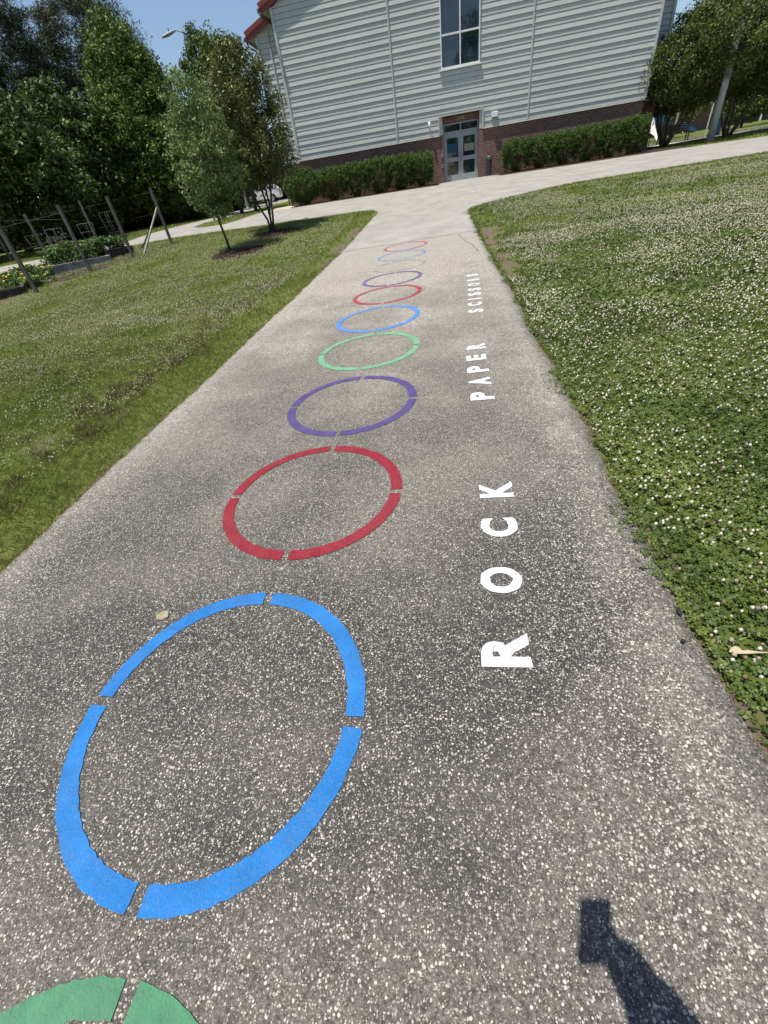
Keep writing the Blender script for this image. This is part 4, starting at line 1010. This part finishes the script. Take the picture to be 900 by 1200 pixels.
def make_car(paint, label, loc, rz):
    root = empty('parked_car', loc, label, 'car', 'cars in the parking lot', rz)
    prof = [(-2.25, .42), (-2.28, .75), (-2.15, .98), (-1.55, 1.08), (-1.05, 1.50), (-.3, 1.62), (.75, 1.60), (1.65, 1.48), (2.1, 1.12), (2.25, .95), (2.28, .5), (2.2, .36), (1.85, .34), (1.75, .60), (1.45, .72), (1.1, .60), (1.0, .34), (-1.0, .34), (-1.1, .60), (-1.45, .72), (-1.75, .60), (-1.9, .34)]
    bm = bmesh.new(); rows = []
    for yy, sq in ((-.90, 0), (-.84, 1), (.84, 1), (.90, 0)):
        rows.append([bm.verts.new((x, yy * (1 - .16 * max(0, z - 1.0)), z)) for x, z in prof])
    n = len(prof)
    for r0, r1 in zip(rows, rows[1:]):
        for k in range(n): bm.faces.new((r0[k], r0[(k + 1) % n], r1[(k + 1) % n], r1[k]))
    bm.faces.new(rows[0][::-1]); bm.faces.new(rows[-1]); bmesh.ops.recalc_face_normals(bm, faces=bm.faces)
    bmesh.ops.bevel(bm, geom=[e for e in bm.edges if e.calc_face_angle(0) > .6], offset=.03, segments=2, affect='EDGES')
    me = bpy.data.meshes.new('body'); bm.to_mesh(me); bm.free(); body = link('body', me, paint, root)
    for s in (-1, 1):
        y_ = s * .835
        b = MB(); b.poly([(-1.35, y_ + s * .015, 1.10), (1.75, y_ + s * .015, 1.14), (1.5, y_ - s * .035, 1.44), (.7, y_ - s * .05, 1.53), (-.3, y_ - s * .05, 1.54), (-.95, y_ - s * .04, 1.44)], (0, s * .012, 0)); b.build('side_window', M['glass'], root)
        for xw in (-1.43, 1.43):
            wroot = MB(); wroot.tube([(xw, s * .70, .33), (xw, s * .91, .33)], .33, 20); w_ = wroot.build('wheel', M['tyre'], root)
            r2 = MB(); r2.tube([(xw, s * .90, .33), (xw, s * .925, .33)], .20, 16); r2.build('rim', M['grey_metal'], w_)
        b = MB(); b.box(2.20, s * .62 - .14, .80, 2.29, s * .62 + .14, .98, .01); b.build('tail_lamp', M['lamp_red'], root)
        b = MB(); b.box(-2.30, s * .62 - .16, .70, -2.20, s * .62 + .16, .84, .01); b.build('headlight', M['white_metal'], root)
    b = MB(); b.poly([(-1.52, -.70, 1.13), (-1.52, .70, 1.13), (-1.08, .66, 1.50), (-1.08, -.66, 1.50)], (-.015, 0, .012)); b.build('windscreen', M['glass'], root)
    return root
c1 = from_cam(-7.5, 55.5); make_car(M['car_white'], 'white parked car showing between lamp pole and shrub', (*c1, g(*c1) + .05), R(8))
c2 = from_cam(-11.6, 56); make_car(M['car_silver'], 'silver parked car mostly hidden behind the low leaves', (*c2, g(*c2) + .05), R(8))

# ------------------------------------------------------------------ far right: playground, bench, brick hall
def at_(x, y): return (x, y, g(x, y))
bx_, by_ = 14.4, 7.9
bc = empty('park_bench', at_(bx_, by_), 'black metal bench with slatted back under the myrtle', 'bench', None, R(-6))
b = MB()
for k in range(5): b.box(-.95, -.22 + k * .10, .43, .95, -.14 + k * .10, .46)
b.build('seat', M['black_metal'], bc)
b = MB(); 
for k in range(4): b.box(-.95, .28 + .02 * k, .52 + k * .12, .95, .31 + .02 * k, .60 + k * .12)
for k in range(5): b.bar((-.95 + k * .475, .26, .46), (-.95 + k * .475, .37, 1.0), .04)
b.build('backrest', M['black_metal'], bc)
for s in (-.85, .85):
    for yy in (-.2, .27): MB().box(s - .03, yy - .03, 0, s + .03, yy + .03, .43).build('leg', M['black_metal'], bc)
pg = empty('play_structure', at_(17.2, 19.0), 'playground tower with blue panels and slide seen under the myrtles', 'play structure')
for sx in (-1.2, 1.2):
    for sy in (-.9, .9): MB().box(sx - .06, sy - .06, 0, sx + .06, sy + .06, 2.7).build('post', M['play_tan'], pg)
MB().box(-1.14, -.84, 1.05, 1.14, .84, 1.15).build('deck', M['play_blue'], pg)
MB().box(-1.1, -.93, 1.15, .2, -.88, 1.75, .02).build('panel', M['play_blue'], pg)
b = MB(); b.poly([(-1.4, -1.1, 2.7), (1.4, -1.1, 2.7), (0, -1.1, 3.4)], (0, 2.2, 0)); b.build('roof', M['play_tan'], pg)
b = MB(); b.poly([(1.2, -.45, 1.1), (1.2, .45, 1.1), (3.1, .45, .25), (3.1, -.45, .25)], (0, 0, .06)); b.bar((1.2, -.48, 1.2), (3.1, -.48, .35), .05, .22); b.bar((1.2, .48, 1.2), (3.1, .48, .35), .05, .22); b.build('slide', M['play_blue'], pg)
b = MB()
for k in range(5): b.bar((-1.3 - k * .22, -.4, .95 - k * .2), (-1.3 - k * .22, .4, .95 - k * .2), .05)
b.bar((-1.2, -.42, 1.1), (-2.3, -.42, .05), .05); b.bar((-1.2, .42, 1.1), (-2.3, .42, .05), .05); b.build('ladder', M['play_tan'], pg)
pn = MB(); zc = g(12.6, 7.0); 
pn.poly([(12.51, 7.61, zc + 1.35), (12.67, 7.57, zc + 1.28), (12.85, 7.69, zc + 1.50), (12.95, 7.41, zc + 1.00), (13.13, 7.11, zc + 0.45), (13.07, 7.00, zc + 0.25), (12.91, 7.17, zc + 0.55), (12.63, 7.28, zc + 0.75), (12.48, 7.41, zc + 1.00)], (0, .03, 0))
pf = empty('yard_banner', (12.78, 7.45, zc), 'white pointed cloth banner right of the dark brick corner', 'banner')
o = pn.build('cloth', M['canvas'], pf, world=True)
MB().tube([(0, .02, -.05), (0, .02, 1.6)], .02, 8).build('pole', M['black_metal'], pf)
for k, (x, y, lab) in enumerate([(13.2, 11.2, 'blue barrel-shaped bin beside the banner'), (17.3, 8.6, 'blue barrel-shaped bin right of the bench')]):
    bb = empty('recycling_bin', at_(x, y), lab, 'bin', 'blue bins in the yard'); MB().lathe([(.27, 0), (.30, .1), (.30, .85), (.31, .9)], n=18).build('bin_body', M['play_blue'], bb); MB().lathe([(.32, .905), (.28, 1.0), (.0001, 1.06)], n=18).build('bin_lid', M['play_blue'], bb)
hall = empty('brick_hall', at_(42, 50), 'far low brick hall with grey roof and white posts at the right', 'building', None, R(-6))
b = MB(); b.box(-20, 0, -.5, 20, 8, 2.6); b.build('wall', M['brick'], hall)
b = MB(); b.poly([(-20.6, -1.6, 2.95), (-20.6, 9, 2.95), (-20.6, 4, 5.0)], (41.2, 0, 0)); b.build('roof', M['galv'], hall)
for k in range(9): MB().box(-19 + k * 4.5, -1.4, -.3, -18.85 + k * 4.5, -1.25, 2.95).build('post', M['white_metal'], hall)
for k in range(6):
    f = MB().box(-17 + k * 6, -.06, .7, -15.2 + k * 6, .02, 2.0).build('window', M['white_metal'], hall); MB().box(-16.9 + k * 6, -.075, .8, -15.3 + k * 6, -.062, 1.9).build('pane', M['glass'], f)
sgp = empty('sign_post', at_(16.9, 9.0), 'thin white post with a small crossbar behind the light pole', 'post'); MB().box(-.03, -.03, 0, .03, .03, 1.75).build('pole', M['white_metal'], sgp); MB().box(-.35, -.035, 1.752, .35, .035, 1.82).build('crossbar', M['white_metal'], sgp)
# ------------------------------------------------------------------ lawns: grass, clover, heads
CAM = np.array([CX, CY])
def scatter(n, x0, x1, y0, y1, clear=.02, dens_noise=None, beyond=None):
    P = np.c_[RNG.uniform(x0, x1, n), RNG.uniform(y0, y1, n)]
    # keep what the photograph (or a step to its side) can see: a wedge in front of the photographer
    q = P - CAM; xo = q[:, 0] * CA + q[:, 1] * SA; yo = -q[:, 0] * SA + q[:, 1] * CA
    P = P[(yo > -2.2) & (np.abs(xo) < 4.5 + (yo + 1.5) * 1.15)]
    if beyond: P = P[beyond(P)]
    P = P[~in_poly(P, OUT)]
    if clear > 0:
        nr = (P[:, 0] > -6) & (P[:, 0] < 2)
        d = np.full(len(P), 9.); d[nr] = dist_poly(P[nr], OUT); P = P[d > clear * RNG.random(len(P)) ** .5]
    for (cx_, cy_, rx_, ry_, *k_) in DIRT:
        kk = k_[0] if k_ else 1
        e = np.hypot((P[:, 0] - cx_) / rx_, (P[:, 1] - cy_) / ry_); P = P[(e > 1.0 + .5 * (vnoise(P, 6.0, 77) - .5) + RNG.normal(0, .22, len(P))) | (RNG.random(len(P)) > kk)]
    for cx_, cy_ in ((-8.1, -15.7), (-7.6, -12.75)):
        P = P[np.hypot(P[:, 0] - cx_, P[:, 1] - cy_) > .9 + RNG.normal(0, .06, len(P))]
    return P
def vnoise(P, s, seed=0):
    r = np.random.default_rng(seed); G = r.random((64, 64)); q = (P * s) % 63
    i = q.astype(int); f = q - i; f = f * f * (3 - 2 * f); x, y = i[:, 0], i[:, 1]
    return (G[x, y] * (1 - f[:, 0]) + G[x + 1, y] * f[:, 0]) * (1 - f[:, 1]) + (G[x, y + 1] * (1 - f[:, 0]) + G[x + 1, y + 1] * f[:, 0]) * f[:, 1]

def blades(P, h, w, per, lean=.5, rbase=.5, spreadr=.02):
    n = len(P); B = np.repeat(P, per, 0) + RNG.normal(0, spreadr, (n * per, 2)); m = len(B)
    z = gz(B[:, 0], B[:, 1]); hh = np.repeat(np.asarray(h) * np.ones(n), per) * RNG.uniform(.6, 1.25, m)
    ww = np.repeat(np.asarray(w) * np.ones(n), per)
    a = RNG.uniform(0, 2 * PI, m); s = np.c_[np.cos(a), np.sin(a)]; l = RNG.normal(0, lean, (m, 2)) * hh[:, None]
    V = np.zeros((m, 4, 3))
    V[:, 0, :2] = B - s * ww[:, None] / 2; V[:, 0, 2] = z; V[:, 1, :2] = B + s * ww[:, None] / 2; V[:, 1, 2] = z
    V[:, 2, :2] = B + l * .45 + s * ww[:, None] * .38; V[:, 2, 2] = z + hh * .62
    V[:, 3, :2] = B + l; V[:, 3, 2] = z + hh
    rnd = np.clip(np.repeat(np.asarray(rbase) * np.ones(n), per) + RNG.normal(0, .17, m), 0, 1)
    return V.reshape(-1, 3), np.arange(4 * m).reshape(m, 4), np.repeat(rnd, 4)

def merge(parts):
    V = []; F = []; R_ = []; k = 0
    for v, f, r in parts: V.append(v); F.append(f + k); R_.append(r); k += len(v)
    return np.vstack(V), np.vstack(F), np.concatenate(R_)

def trefoil(P, size, zlo, zhi, rb):
    n = len(P); z = gz(P[:, 0], P[:, 1]) + RNG.uniform(zlo, zhi, n); a0 = RNG.uniform(0, 2 * PI, n); tilt = RNG.normal(0, .34, (n, 2))
    out = []
    for k in range(3):
        a = a0 + k * 2 * PI / 3; d = np.c_[np.cos(a), np.sin(a)]; s = np.c_[-d[:, 1], d[:, 0]]; S_ = size[:, None]
        V = np.zeros((n, 4, 3))
        for j, (u, w) in enumerate(((0.05, 0), (.65, .55), (1.15, 0), (.65, -.55))):
            xy = d * u * S_ + s * w * S_; V[:, j, :2] = P + xy; V[:, j, 2] = z + (xy * tilt).sum(1) * 1.3 - (u * .10) * size
        rnd = np.clip(rb + RNG.normal(0, .16, n), 0, 1)
        out.append((V.reshape(-1, 3), np.arange(4 * n).reshape(n, 4), np.repeat(rnd, 4)))
    return merge(out)

def heads(P, rad, zlo, zhi, rb):
    """clover flower heads: small octahedral balls"""
    n = len(P); z = gz(P[:, 0], P[:, 1]) + RNG.uniform(zlo, zhi, n); C = np.c_[P, z]; r = rad[:, None]
    a = RNG.uniform(0, 2 * PI, n); V = np.zeros((n, 6, 3))
    V[:, 0] = C + r * [0, 0, 1.0]; V[:, 5] = C - r * [0, 0, .8]
    for k in range(4): V[:, 1 + k] = C + r * np.c_[np.cos(a + k * PI / 2), np.sin(a + k * PI / 2), np.full(n, -.1)]
    F = []
    for k in range(4):
        F += [(0, 1 + k, 1 + (k + 1) % 4), (5, 1 + (k + 1) % 4, 1 + k)]
    F = (np.array(F)[None] + (np.arange(n) * 6)[:, None, None]).reshape(-1, 3)
    return V.reshape(-1, 3), F, np.repeat(np.clip(rb - .10 + RNG.normal(0, .30, n), 0, 1), 6)

# right lawn, near: a carpet of clover
parts = []
def dcam(P): return np.hypot(P[:, 0] - CX, P[:, 1] - CY)
P = scatter(165000, -.4, 5.5, -33.0, -26.0, .03); v = vnoise(P, .9, 1)
P = P[RNG.random(len(P)) < np.clip(1.25 - dcam(P) * .07, .2, 1)]; parts.append(trefoil(P, RNG.uniform(.008, .0155, len(P)), .010, .050, .28 + .40 * vnoise(P, 1.6, 2)))
P = scatter(90000, -.4, 9.5, -26.4, -19.0, .03); parts.append(trefoil(P, RNG.uniform(.014, .024, len(P)), .012, .055, .28 + .40 * vnoise(P, 1.6, 2)))
P = scatter(34000, -.4, 20, -20, -11.2, .04); keep = ~((P[:, 1] > -12.2) & (P[:, 0] > 1)); P = P[keep]; P = P[vnoise(P, .8, 5) > .22]
parts.append(trefoil(P, RNG.uniform(.022, .038, len(P)), .015, .055, .30 + .35 * vnoise(P, 1.2, 2)))
e = np.array(right); t = RNG.integers(0, len(e) - 1, 5200); q = e[t] + (e[t + 1] - e[t]) * RNG.random((5200, 1)); v = vnoise(q, 3.3, 61)
q[:, 0] += .03 - np.abs(RNG.normal(0, .045, 5200)) * np.clip((v - .45) * 4, 0, 1.3); q = q[(v > .45) & (q[:, 1] > -33)]
vv_ = trefoil(q, RNG.uniform(.008, .014, len(q)), .032, .044, .35 + .3 * vnoise(q, 2, 2)); parts.append(vv_)
V, F, r_ = merge(parts); tag(link('clover', np_mesh('clover', V, F, r_), M['clover']), 'dense green clover leaves covering the right lawn', 'clover', kind='stuff')

# clover heads, both lawns
parts = []
def heads_zone(n, x0, x1, y0, y1, r0, r1, zl, zh, thr, seed, clear=.05, s=.9):
    P = scatter(n, x0, x1, y0, y1, clear); v = .55 * vnoise(P, s, seed) + .45 * vnoise(P, s * 3.1, seed + 1)
    P = P[RNG.random(len(P)) < np.clip((v - thr) * 3.2, 0.02, 1)]
    parts.append(heads(P, RNG.uniform(r0, r1, len(P)), zl, zh, .50 + .3 * vnoise(P, 2.2, 9)))
heads_zone(9500, -.2, 5.5, -32, -27, .0075, .0125, .035, .075, .25, 11)
heads_zone(30000, -.2, 9.5, -27, -20, .009, .0145, .04, .08, .22, 12)
heads_zone(46000, .4, 22, -21, -11.9, .0095, .0140, .04, .085, .27, 13, .5, .55)
heads_zone(15000, -10, -4.7, -30, -21, .0065, .0095, .035, .06, .34, 14, .5)
heads_zone(30000, -16, -4.6, -24, -11, .008, .0120, .04, .07, .24, 15, .5)
V, F, r_ = merge(parts); tag(link('clover_flowers', np_mesh('clover_flowers', V, F, r_), M['flower']), 'small white clover flower heads scattered over both lawns', 'flowers', kind='stuff')

# grass blades
parts = []
P = scatter(60000, -10.5, -3.9, -33.6, -25.0, .02); v = vnoise(P, 1.1, 21)
parts.append(blades(P, .028 + .022 * v, .0042, 4, .75, .36 + .34 * vnoise(P, 1.7, 22) + .14 * np.exp(-(P[:, 0] + 4) ** 2 / .7), .014))
P = scatter(50000, -14, -3.9, -25.2, -18.5, .03); v = vnoise(P, .9, 21); parts.append(blades(P, .030 + .025 * v, .008, 3, .75, .38 + .34 * vnoise(P, 1.7, 22) + .14 * np.exp(-(P[:, 0] + 4) ** 2 / .7), .02))
P = scatter(42000, -22, -3.9, -18.8, -10.0, .03); v = vnoise(P, .9, 21); parts.append(blades(P, .035 + .025 * v, .016, 3, .7, .40 + .3 * vnoise(P, 1.4, 22), .03))
# right lawn: sparse grass among the clover, a mown strip along the cross walk
P = scatter(26000, -.3, 9, -31.8, -19, .02); parts.append(blades(P, .045, .0038, 2, .7, .35 + .35 * vnoise(P, 1.7, 22), .01))
P = scatter(30000, .2, 24, -21, -11, .1); parts.append(blades(P, .045, .017, 3, .6, .50 + .3 * vnoise(P, .6, 51), .03))
P = scatter(26000, -.35, 24, -13.6, -10.6, .02); parts.append(blades(P, .05, .018, 3, .6, .5, .03))
P = scatter(12000, -.3, 2.2, -24, -17.5, .02); parts.append(blades(P, .05, .010, 3, .7, .55, .02))
# long blades overhanging the path edge, fringe
for side in (left, right):
    e = np.array(side); t = RNG.integers(0, len(e) - 1, 5200); q = e[t] + (e[t + 1] - e[t]) * RNG.random((5200, 1)); q[:, 0] += (-1 if side is left else 1) * np.abs(RNG.normal(.015, .035, 5200))
    v = vnoise(q, 2.5, 3); q = q[(v > .42) & (q[:, 1] > -32.5)]; parts.append(blades(q, .035, .006, 2, .9, .40 + .25 * vnoise(q, 2, 4), .012))
# grass strips beyond: island between the walks, verge right of the school
def region(P): return ((P[:, 0] < -11.7) & (P[:, 1] > -9.7)) | ((P[:, 0] > 9.5) & (P[:, 1] > -4.5) & ~((P[:, 1] > 4.2) & (P[:, 1] < 7.7)))
P = scatter(30000, -24, 34, -10, 9, .0, beyond=region); P = P[(P[:, 0] < -11.6) | (P[:, 0] > 11.0)]; parts.append(blades(P, .06, .03, 3, .6, .42, .04))
V, F, r_ = merge(parts); tag(link('grass', np_mesh('grass', V, F, r_), M['blade']), 'short green grass blades of the lawns', 'grass', kind='stuff')

# brown dead tufts left where the mower scalped the bank beside the path
parts = []
TU = []
r2 = np.random.default_rng(5)
for cx_, cy_, n, sx, sy in [(-4.75, -28.0, 26, .14, .30), (-4.95, -27.0, 60, .20, .50), (-5.35, -27.3, 16, .18, .3), (-4.85, -25.9, 50, .18, .35), (-5.15, -24.9, 30, .2, .30), (-5.1, -23.5, 26, .22, .45), (-5.2, -22.2, 26, .25, .5), (-5.0, -20.6, 22, .2, .6), (-5.4, -28.9, 22, .3, .3), (-4.75, -29.3, 18, .14, .22), (-6.2, -28.4, 12, .4, .3), (-5.0, -30.1, 16, .2, .2), (-6.6, -26.4, 10, .5, .3)]:
    TU.append(np.c_[r2.normal(cx_, sx, n * 6 // 10), r2.normal(cy_, sy * 1.15, n * 6 // 10)])
T = np.vstack(TU); T = T[~in_poly(T, OUT)]
parts.append(blades(T, .070, .0048, 30, .35, .28, .036))
P = scatter(5000, -9, -4, -31, -20, .1); P = P[vnoise(P, .7, 33) > .66]; parts.append(blades(P, .03, .005, 3, 1.1, .75, .02))
P = scatter(2600, -.3, 4.5, -31.7, -24, .0); P = P[vnoise(P, 1.2, 35) > .55]; parts.append(blades(P, .03, .003, 2, 1.4, .8, .02))
e = np.array(right); t = RNG.integers(0, len(e) - 1, 2600); q = e[t] + RNG.normal(.02, .03, (2600, 2)); q = q[(vnoise(q, 1.9, 44) > .5) & (q[:, 1] > -32.5)]; parts.append(blades(q, .014, .0035, 3, 2.2, .6, .02))
V, F, r_ = merge(parts); tag(link('dead_grass', np_mesh('dead_grass', V, F, r_), M['straw']), 'brown dead grass tufts along the left edge of the path', 'dead grass', kind='stuff')

# mulch chips at the saplings and crumbs on the path edge
parts = []
for cx_, cy_ in ((-8.1, -15.7), (-7.6, -12.75)):
    n = 1500; P = np.c_[RNG.normal(cx_, .42, n), RNG.normal(cy_, .4, n)]; P = P[np.hypot(P[:, 0] - cx_, P[:, 1] - cy_) < .95]
    parts.append(leaf_quads(np.c_[P, gz(P[:, 0], P[:, 1]) + .045], unit(RNG.normal(size=(len(P), 3)) + [0, 0, 1.2]), RNG.uniform(.03, .09, len(P)), .02, RNG.random(len(P))))
V, F, r_ = merge(parts); mm = leafmat('mulch_chips', (.02, .013, .01), (.06, .042, .032), (.17, .13, .10), .9, .1, 0)
tag(link('mulch_chips', np_mesh('mulch_chips', V, F, r_), mm), 'loose bark chips around the two young trees', 'mulch', kind='stuff')
n = 2600; P = np.c_[RNG.uniform(-3.9, -.3, n), RNG.uniform(-31.9, -20, n)]; P = P[RNG.random(len(P)) < .15 + .85 * (np.minimum(np.abs(P[:, 0] + 3.95), np.abs(P[:, 0] + .25)) < .25)]
V, F, r_ = heads(P, RNG.uniform(.0016, .0045, len(P)), PAVE_LIFT + .001, PAVE_LIFT + .002, .4)
mm = leafmat('grit', (.05, .045, .04), (.22, .20, .17), (.5, .47, .42), .9, .1, 0); tag(link('grit', np_mesh('grit', V, F, r_), mm), 'loose grit and pebbles on the asphalt path', 'grit', kind='stuff')

# ------------------------------------------------------------------ camera
cam = bpy.data.cameras.new('camera'); co = bpy.data.objects.new('camera', cam); col.objects.link(co)
B = np.array([[0.98678909, -0.16201015, 0.0], [-0.10020556, -0.61034296, 0.78577371], [-0.12730332, -0.77539292, -0.61851409]])
def w2(v): return Vector((v[0] * CA - v[1] * SA, v[0] * SA + v[1] * CA, v[2]))
cr, cd, cf_ = w2(B[:, 0]), w2(B[:, 1]), w2(B[:, 2])
mt = Matrix(((cr.x, -cd.x, -cf_.x, CX), (cr.y, -cd.y, -cf_.y, CY), (cr.z, -cd.z, -cf_.z, CZ), (0, 0, 0, 1)))
co.matrix_world = mt; cam.sensor_fit = 'VERTICAL'; cam.sensor_height = 24.0; cam.lens = 481 / 1200 * 24; cam.clip_start = .02; cam.clip_end = 3000
sc.camera = co

# ------------------------------------------------------------------ the photographer (throws the shadow in the corner)
fw = Vector((cf_.x, cf_.y, 0)).normalized(); rt = Vector((fw.y, -fw.x, 0)); O_ = Vector((CX, CY, 0))
def pw(r, f, z): return O_ + rt * r + fw * f + Vector((0, 0, z))
Cw = Vector((CX, CY, CZ)); up_c = -cd
ph_c = Cw - cf_ * .012 - cr * .026 - up_c * .058 
ph = MB(); 
bmesh.ops.create_cube(ph.bm, size=1.0, matrix=Matrix(((cr.x * .078, up_c.x * .158, cf_.x * .009, ph_c.x), (cr.y * .078, up_c.y * .158, cf_.y * .009, ph_c.y), (cr.z * .078, up_c.z * .158, cf_.z * .009, ph_c.z), (0, 0, 0, 1))))
phone = ph.build('phone', M['black_metal']); tag(phone, 'dark phone held up by the photographer', 'phone')

def skin(name, chains, m, parent, sub=2):
    """chains: list of lists of (Vector, radius); first point of a chain may repeat an earlier joint to branch from it"""
    me = bpy.data.meshes.new(name); V = []; E = []; Rr = []
    def idx(p):
        for i, q in enumerate(V):
            if (q - p).length < 1e-4: return i
        return None
    for ch in chains:
        prev = None
        for p, r in ch:
            i = idx(p)
            if i is None: V.append(p); Rr.append(r); i = len(V) - 1
            if prev is not None: E.append((prev, i))
            prev = i
    me.from_pydata([v[:] for v in V], E, [])
    o = bpy.data.objects.new(name, me); col.objects.link(o); 
    sm = o.modifiers.new('skin', 'SKIN'); sm.use_smooth_shade = True
    for i, r in enumerate(Rr): me.skin_vertices[0].data[i].radius = (r, r) if not isinstance(r, tuple) else r
    me.skin_vertices[0].data[0].use_root = True
    ss = o.modifiers.new('sub', 'SUBSURF'); ss.levels = sub; ss.render_levels = sub
    dg = bpy.context.evaluated_depsgraph_get(); m2 = bpy.data.meshes.new_from_object(o.evaluated_get(dg))
    bpy.data.objects.remove(o)
    for p in m2.polygons: p.use_smooth = True
    return link(name, m2, m, parent, world=True)
pr, pf_ = .02, -.44
person = empty('person', pw(pr, pf_, g(*pw(pr, pf_, 0)[:2]) + PAVE_LIFT), 'standing person in a navy shirt holding a phone at eye level', 'person')
gz0 = person.location.z
def q(r, f, z): return pw(pr + r, pf_ + f, gz0 + z)
pel = q(0, 0, .95); ch = q(0, .02, 1.30); nk = q(0, .02, 1.47); hd0 = q(0, .05, 1.58); hd1 = q(0, .06, 1.70)
gripR = ph_c + cr * .050 - up_c * .028; gripL = ph_c - cr * .050 - up_c * .07
wrR = gripR + rt * .022 - fw * .060 - Vector((0, 0, .050)); elR = q(.20, .10, 1.13); shR = q(.19, .02, 1.42)
wrL = gripL - rt * .06 - fw * .06 - Vector((0, 0, .07)); elL = q(-.31, .12, 1.10); shL = q(-.19, .02, 1.42)
wrL = q(-.26, .16, .93) - fw * .02; elL = q(-.27, -.04, 1.15)
body = skin('body', [[(pel, (.15, .11)), (q(0, .01, 1.12), (.135, .10)), (ch, (.155, .11)), (nk, .055), (hd0, (.070, .085)), (hd1, (.072, .09)), (q(0, .05, 1.76), .05)],
    [(ch, .12), (shR, .060), (elR, .064), (wrR, .058), (gripR, (.050, .044))], [(ch, .12), (shL, .058), (elL, .042), (wrL, .028), (wrL - Vector((0, 0, .09)), (.032, .016))],
    [(pel, .13), (q(.10, 0, .86), .088), (q(.11, .02, .48), .056), (q(.11, 0, .09), .040), (q(.11, .10, .035), .034), (q(.11, .16, .03), .026)],
    [(pel, .13), (q(-.10, 0, .86), .088), (q(-.11, .02, .48), .056), (q(-.11, 0, .09), .040), (q(-.11, .10, .035), .034), (q(-.11, .16, .03), .026)]], M['skin'], person)
# fingers of the right hand round the phone's edge, thumb on the screen side
for k in range(4):
    s_ = .020 * k; a = gripR + up_c * (.012 - s_)
    L_ = [.070, .080, .084, .076][k]
    skin('finger', [[(a, .0095), (a + cr * .004 + cf_ * .022, .0090), (a - cr * (L_ * .45) + cf_ * .030, .0082), (a - cr * L_ + cf_ * .022 - up_c * .028, .0075)]], M['skin'], person, 1)
skin('thumb', [[(gripR - cf_ * .006, .012), (gripR + up_c * .02 - cf_ * .022 - cr * .010, .0105), (gripR + up_c * .052 - cf_ * .020 - cr * .028, .0085)]], M['skin'], person, 1)
for k in range(4):
    a = wrL - Vector((0, 0, .10)) + fw * (.024 - .016 * k); skin('finger', [[(a, .009), (a - Vector((0, 0, .035)) + fw * .004, .0085), (a - Vector((0, 0, .065)) - rt * -.010, .007)]], M['skin'], person, 1)
skin('shirt', [[(q(0, 0, .97), (.165, .125)), (q(0, .01, 1.12), (.152, .117)), (ch, (.172, .125)), (q(0, .02, 1.44), .075)],
    [(ch, .13), (shR, .074), (shR.lerp(elR, .98), .084), (elR.lerp(wrR, .96), .074)], [(ch, .13), (shL, .074), (shL.lerp(elL, .98), .058), (elL.lerp(wrL, .55), .047)]], M['shirt'], person)
skin('trousers', [[(q(0, 0, .99), (.158, .12)), (q(0, 0, .90), (.16, .12))], [(q(0, 0, .90), .13), (q(.10, 0, .84), .098), (q(.11, .02, .48), .070), (q(.11, 0, .10), .062)],
    [(q(0, 0, .90), .13), (q(-.10, 0, .84), .098), (q(-.11, .02, .48), .070), (q(-.11, 0, .10), .062)]], M['trousers'], person)
skin('hair', [[(q(0, .015, 1.60), (.066, .078)), (q(0, .02, 1.72), (.080, .094)), (q(0, .03, 1.785), .052)]], M['hair'], person)
for s in (-1, 1): skin('shoe', [[(q(.11 * s, -.03, .05), .046), (q(.11 * s, .08, .045), .044), (q(.11 * s, .19, .035), .034)]], M['shoe'], person)
fc = q(0, .145, 1.63)
b = MB(); b.blob(q(.032, .138, 1.645), (.013,) * 3, 2); b.blob(q(-.032, .138, 1.645), (.013,) * 3, 2); b.build('eyes', M['white_metal'], person, world=True)
b = MB(); b.tube([q(0, .135, 1.645), q(0, .165, 1.605)], [.009, .016], 8); b.build('nose', M['skin'], person, world=True, smooth=True)
b = MB(); b.tube([q(-.024, .135, 1.565), q(0, .145, 1.562), q(.024, .135, 1.565)], .007, 6); b.build('mouth', M['lamp_red'], person, world=True)
for s in (-1, 1): b = MB(); b.blob(q(.075 * s, .05, 1.63), (.012, .022, .032), 2); b.build('ear', M['skin'], person, world=True, smooth=True)

# ------------------------------------------------------------------ light
SAZ, SEL = R(236), R(74.3)
sd = Vector((math.sin(SAZ) * math.cos(SEL), math.cos(SAZ) * math.cos(SEL), math.sin(SEL)))
sl = bpy.data.lights.new('sun', 'SUN'); sl.energy = 4.6; sl.angle = R(.53); sl.color = (1.0, .955, .88)
so = bpy.data.objects.new('sun', sl); col.objects.link(so); so.rotation_euler = sd.to_track_quat('Z', 'Y').to_euler(); so.location = (0, -20, 40)
w = bpy.data.worlds.new('World'); sc.world = w; w.use_nodes = True; nt = w.node_tree
sky = nt.nodes.new('ShaderNodeTexSky'); sky.sky_type = 'NISHITA'; sky.sun_disc = False; sky.sun_elevation = SEL; sky.sun_rotation = SAZ
sky.air_density = 1.0; sky.dust_density = .7; sky.ozone_density = 1.4; sky.altitude = 100
nt.links.new(sky.outputs[0], nt.nodes['Background'].inputs[0]); nt.nodes['Background'].inputs[1].default_value = .10
vs = sc.view_settings; vs.view_transform = 'Standard'; vs.look = 'None'; vs.exposure = 0.42; vs.gamma = 1.0; vs.use_curve_mapping = False
sc.cycles.use_adaptive_sampling = True; sc.cycles.adaptive_threshold = .02; sc.cycles.max_bounces = 4; sc.cycles.transparent_max_bounces = 6; sc.cycles.use_denoising = True
bpy.context.view_layer.update()
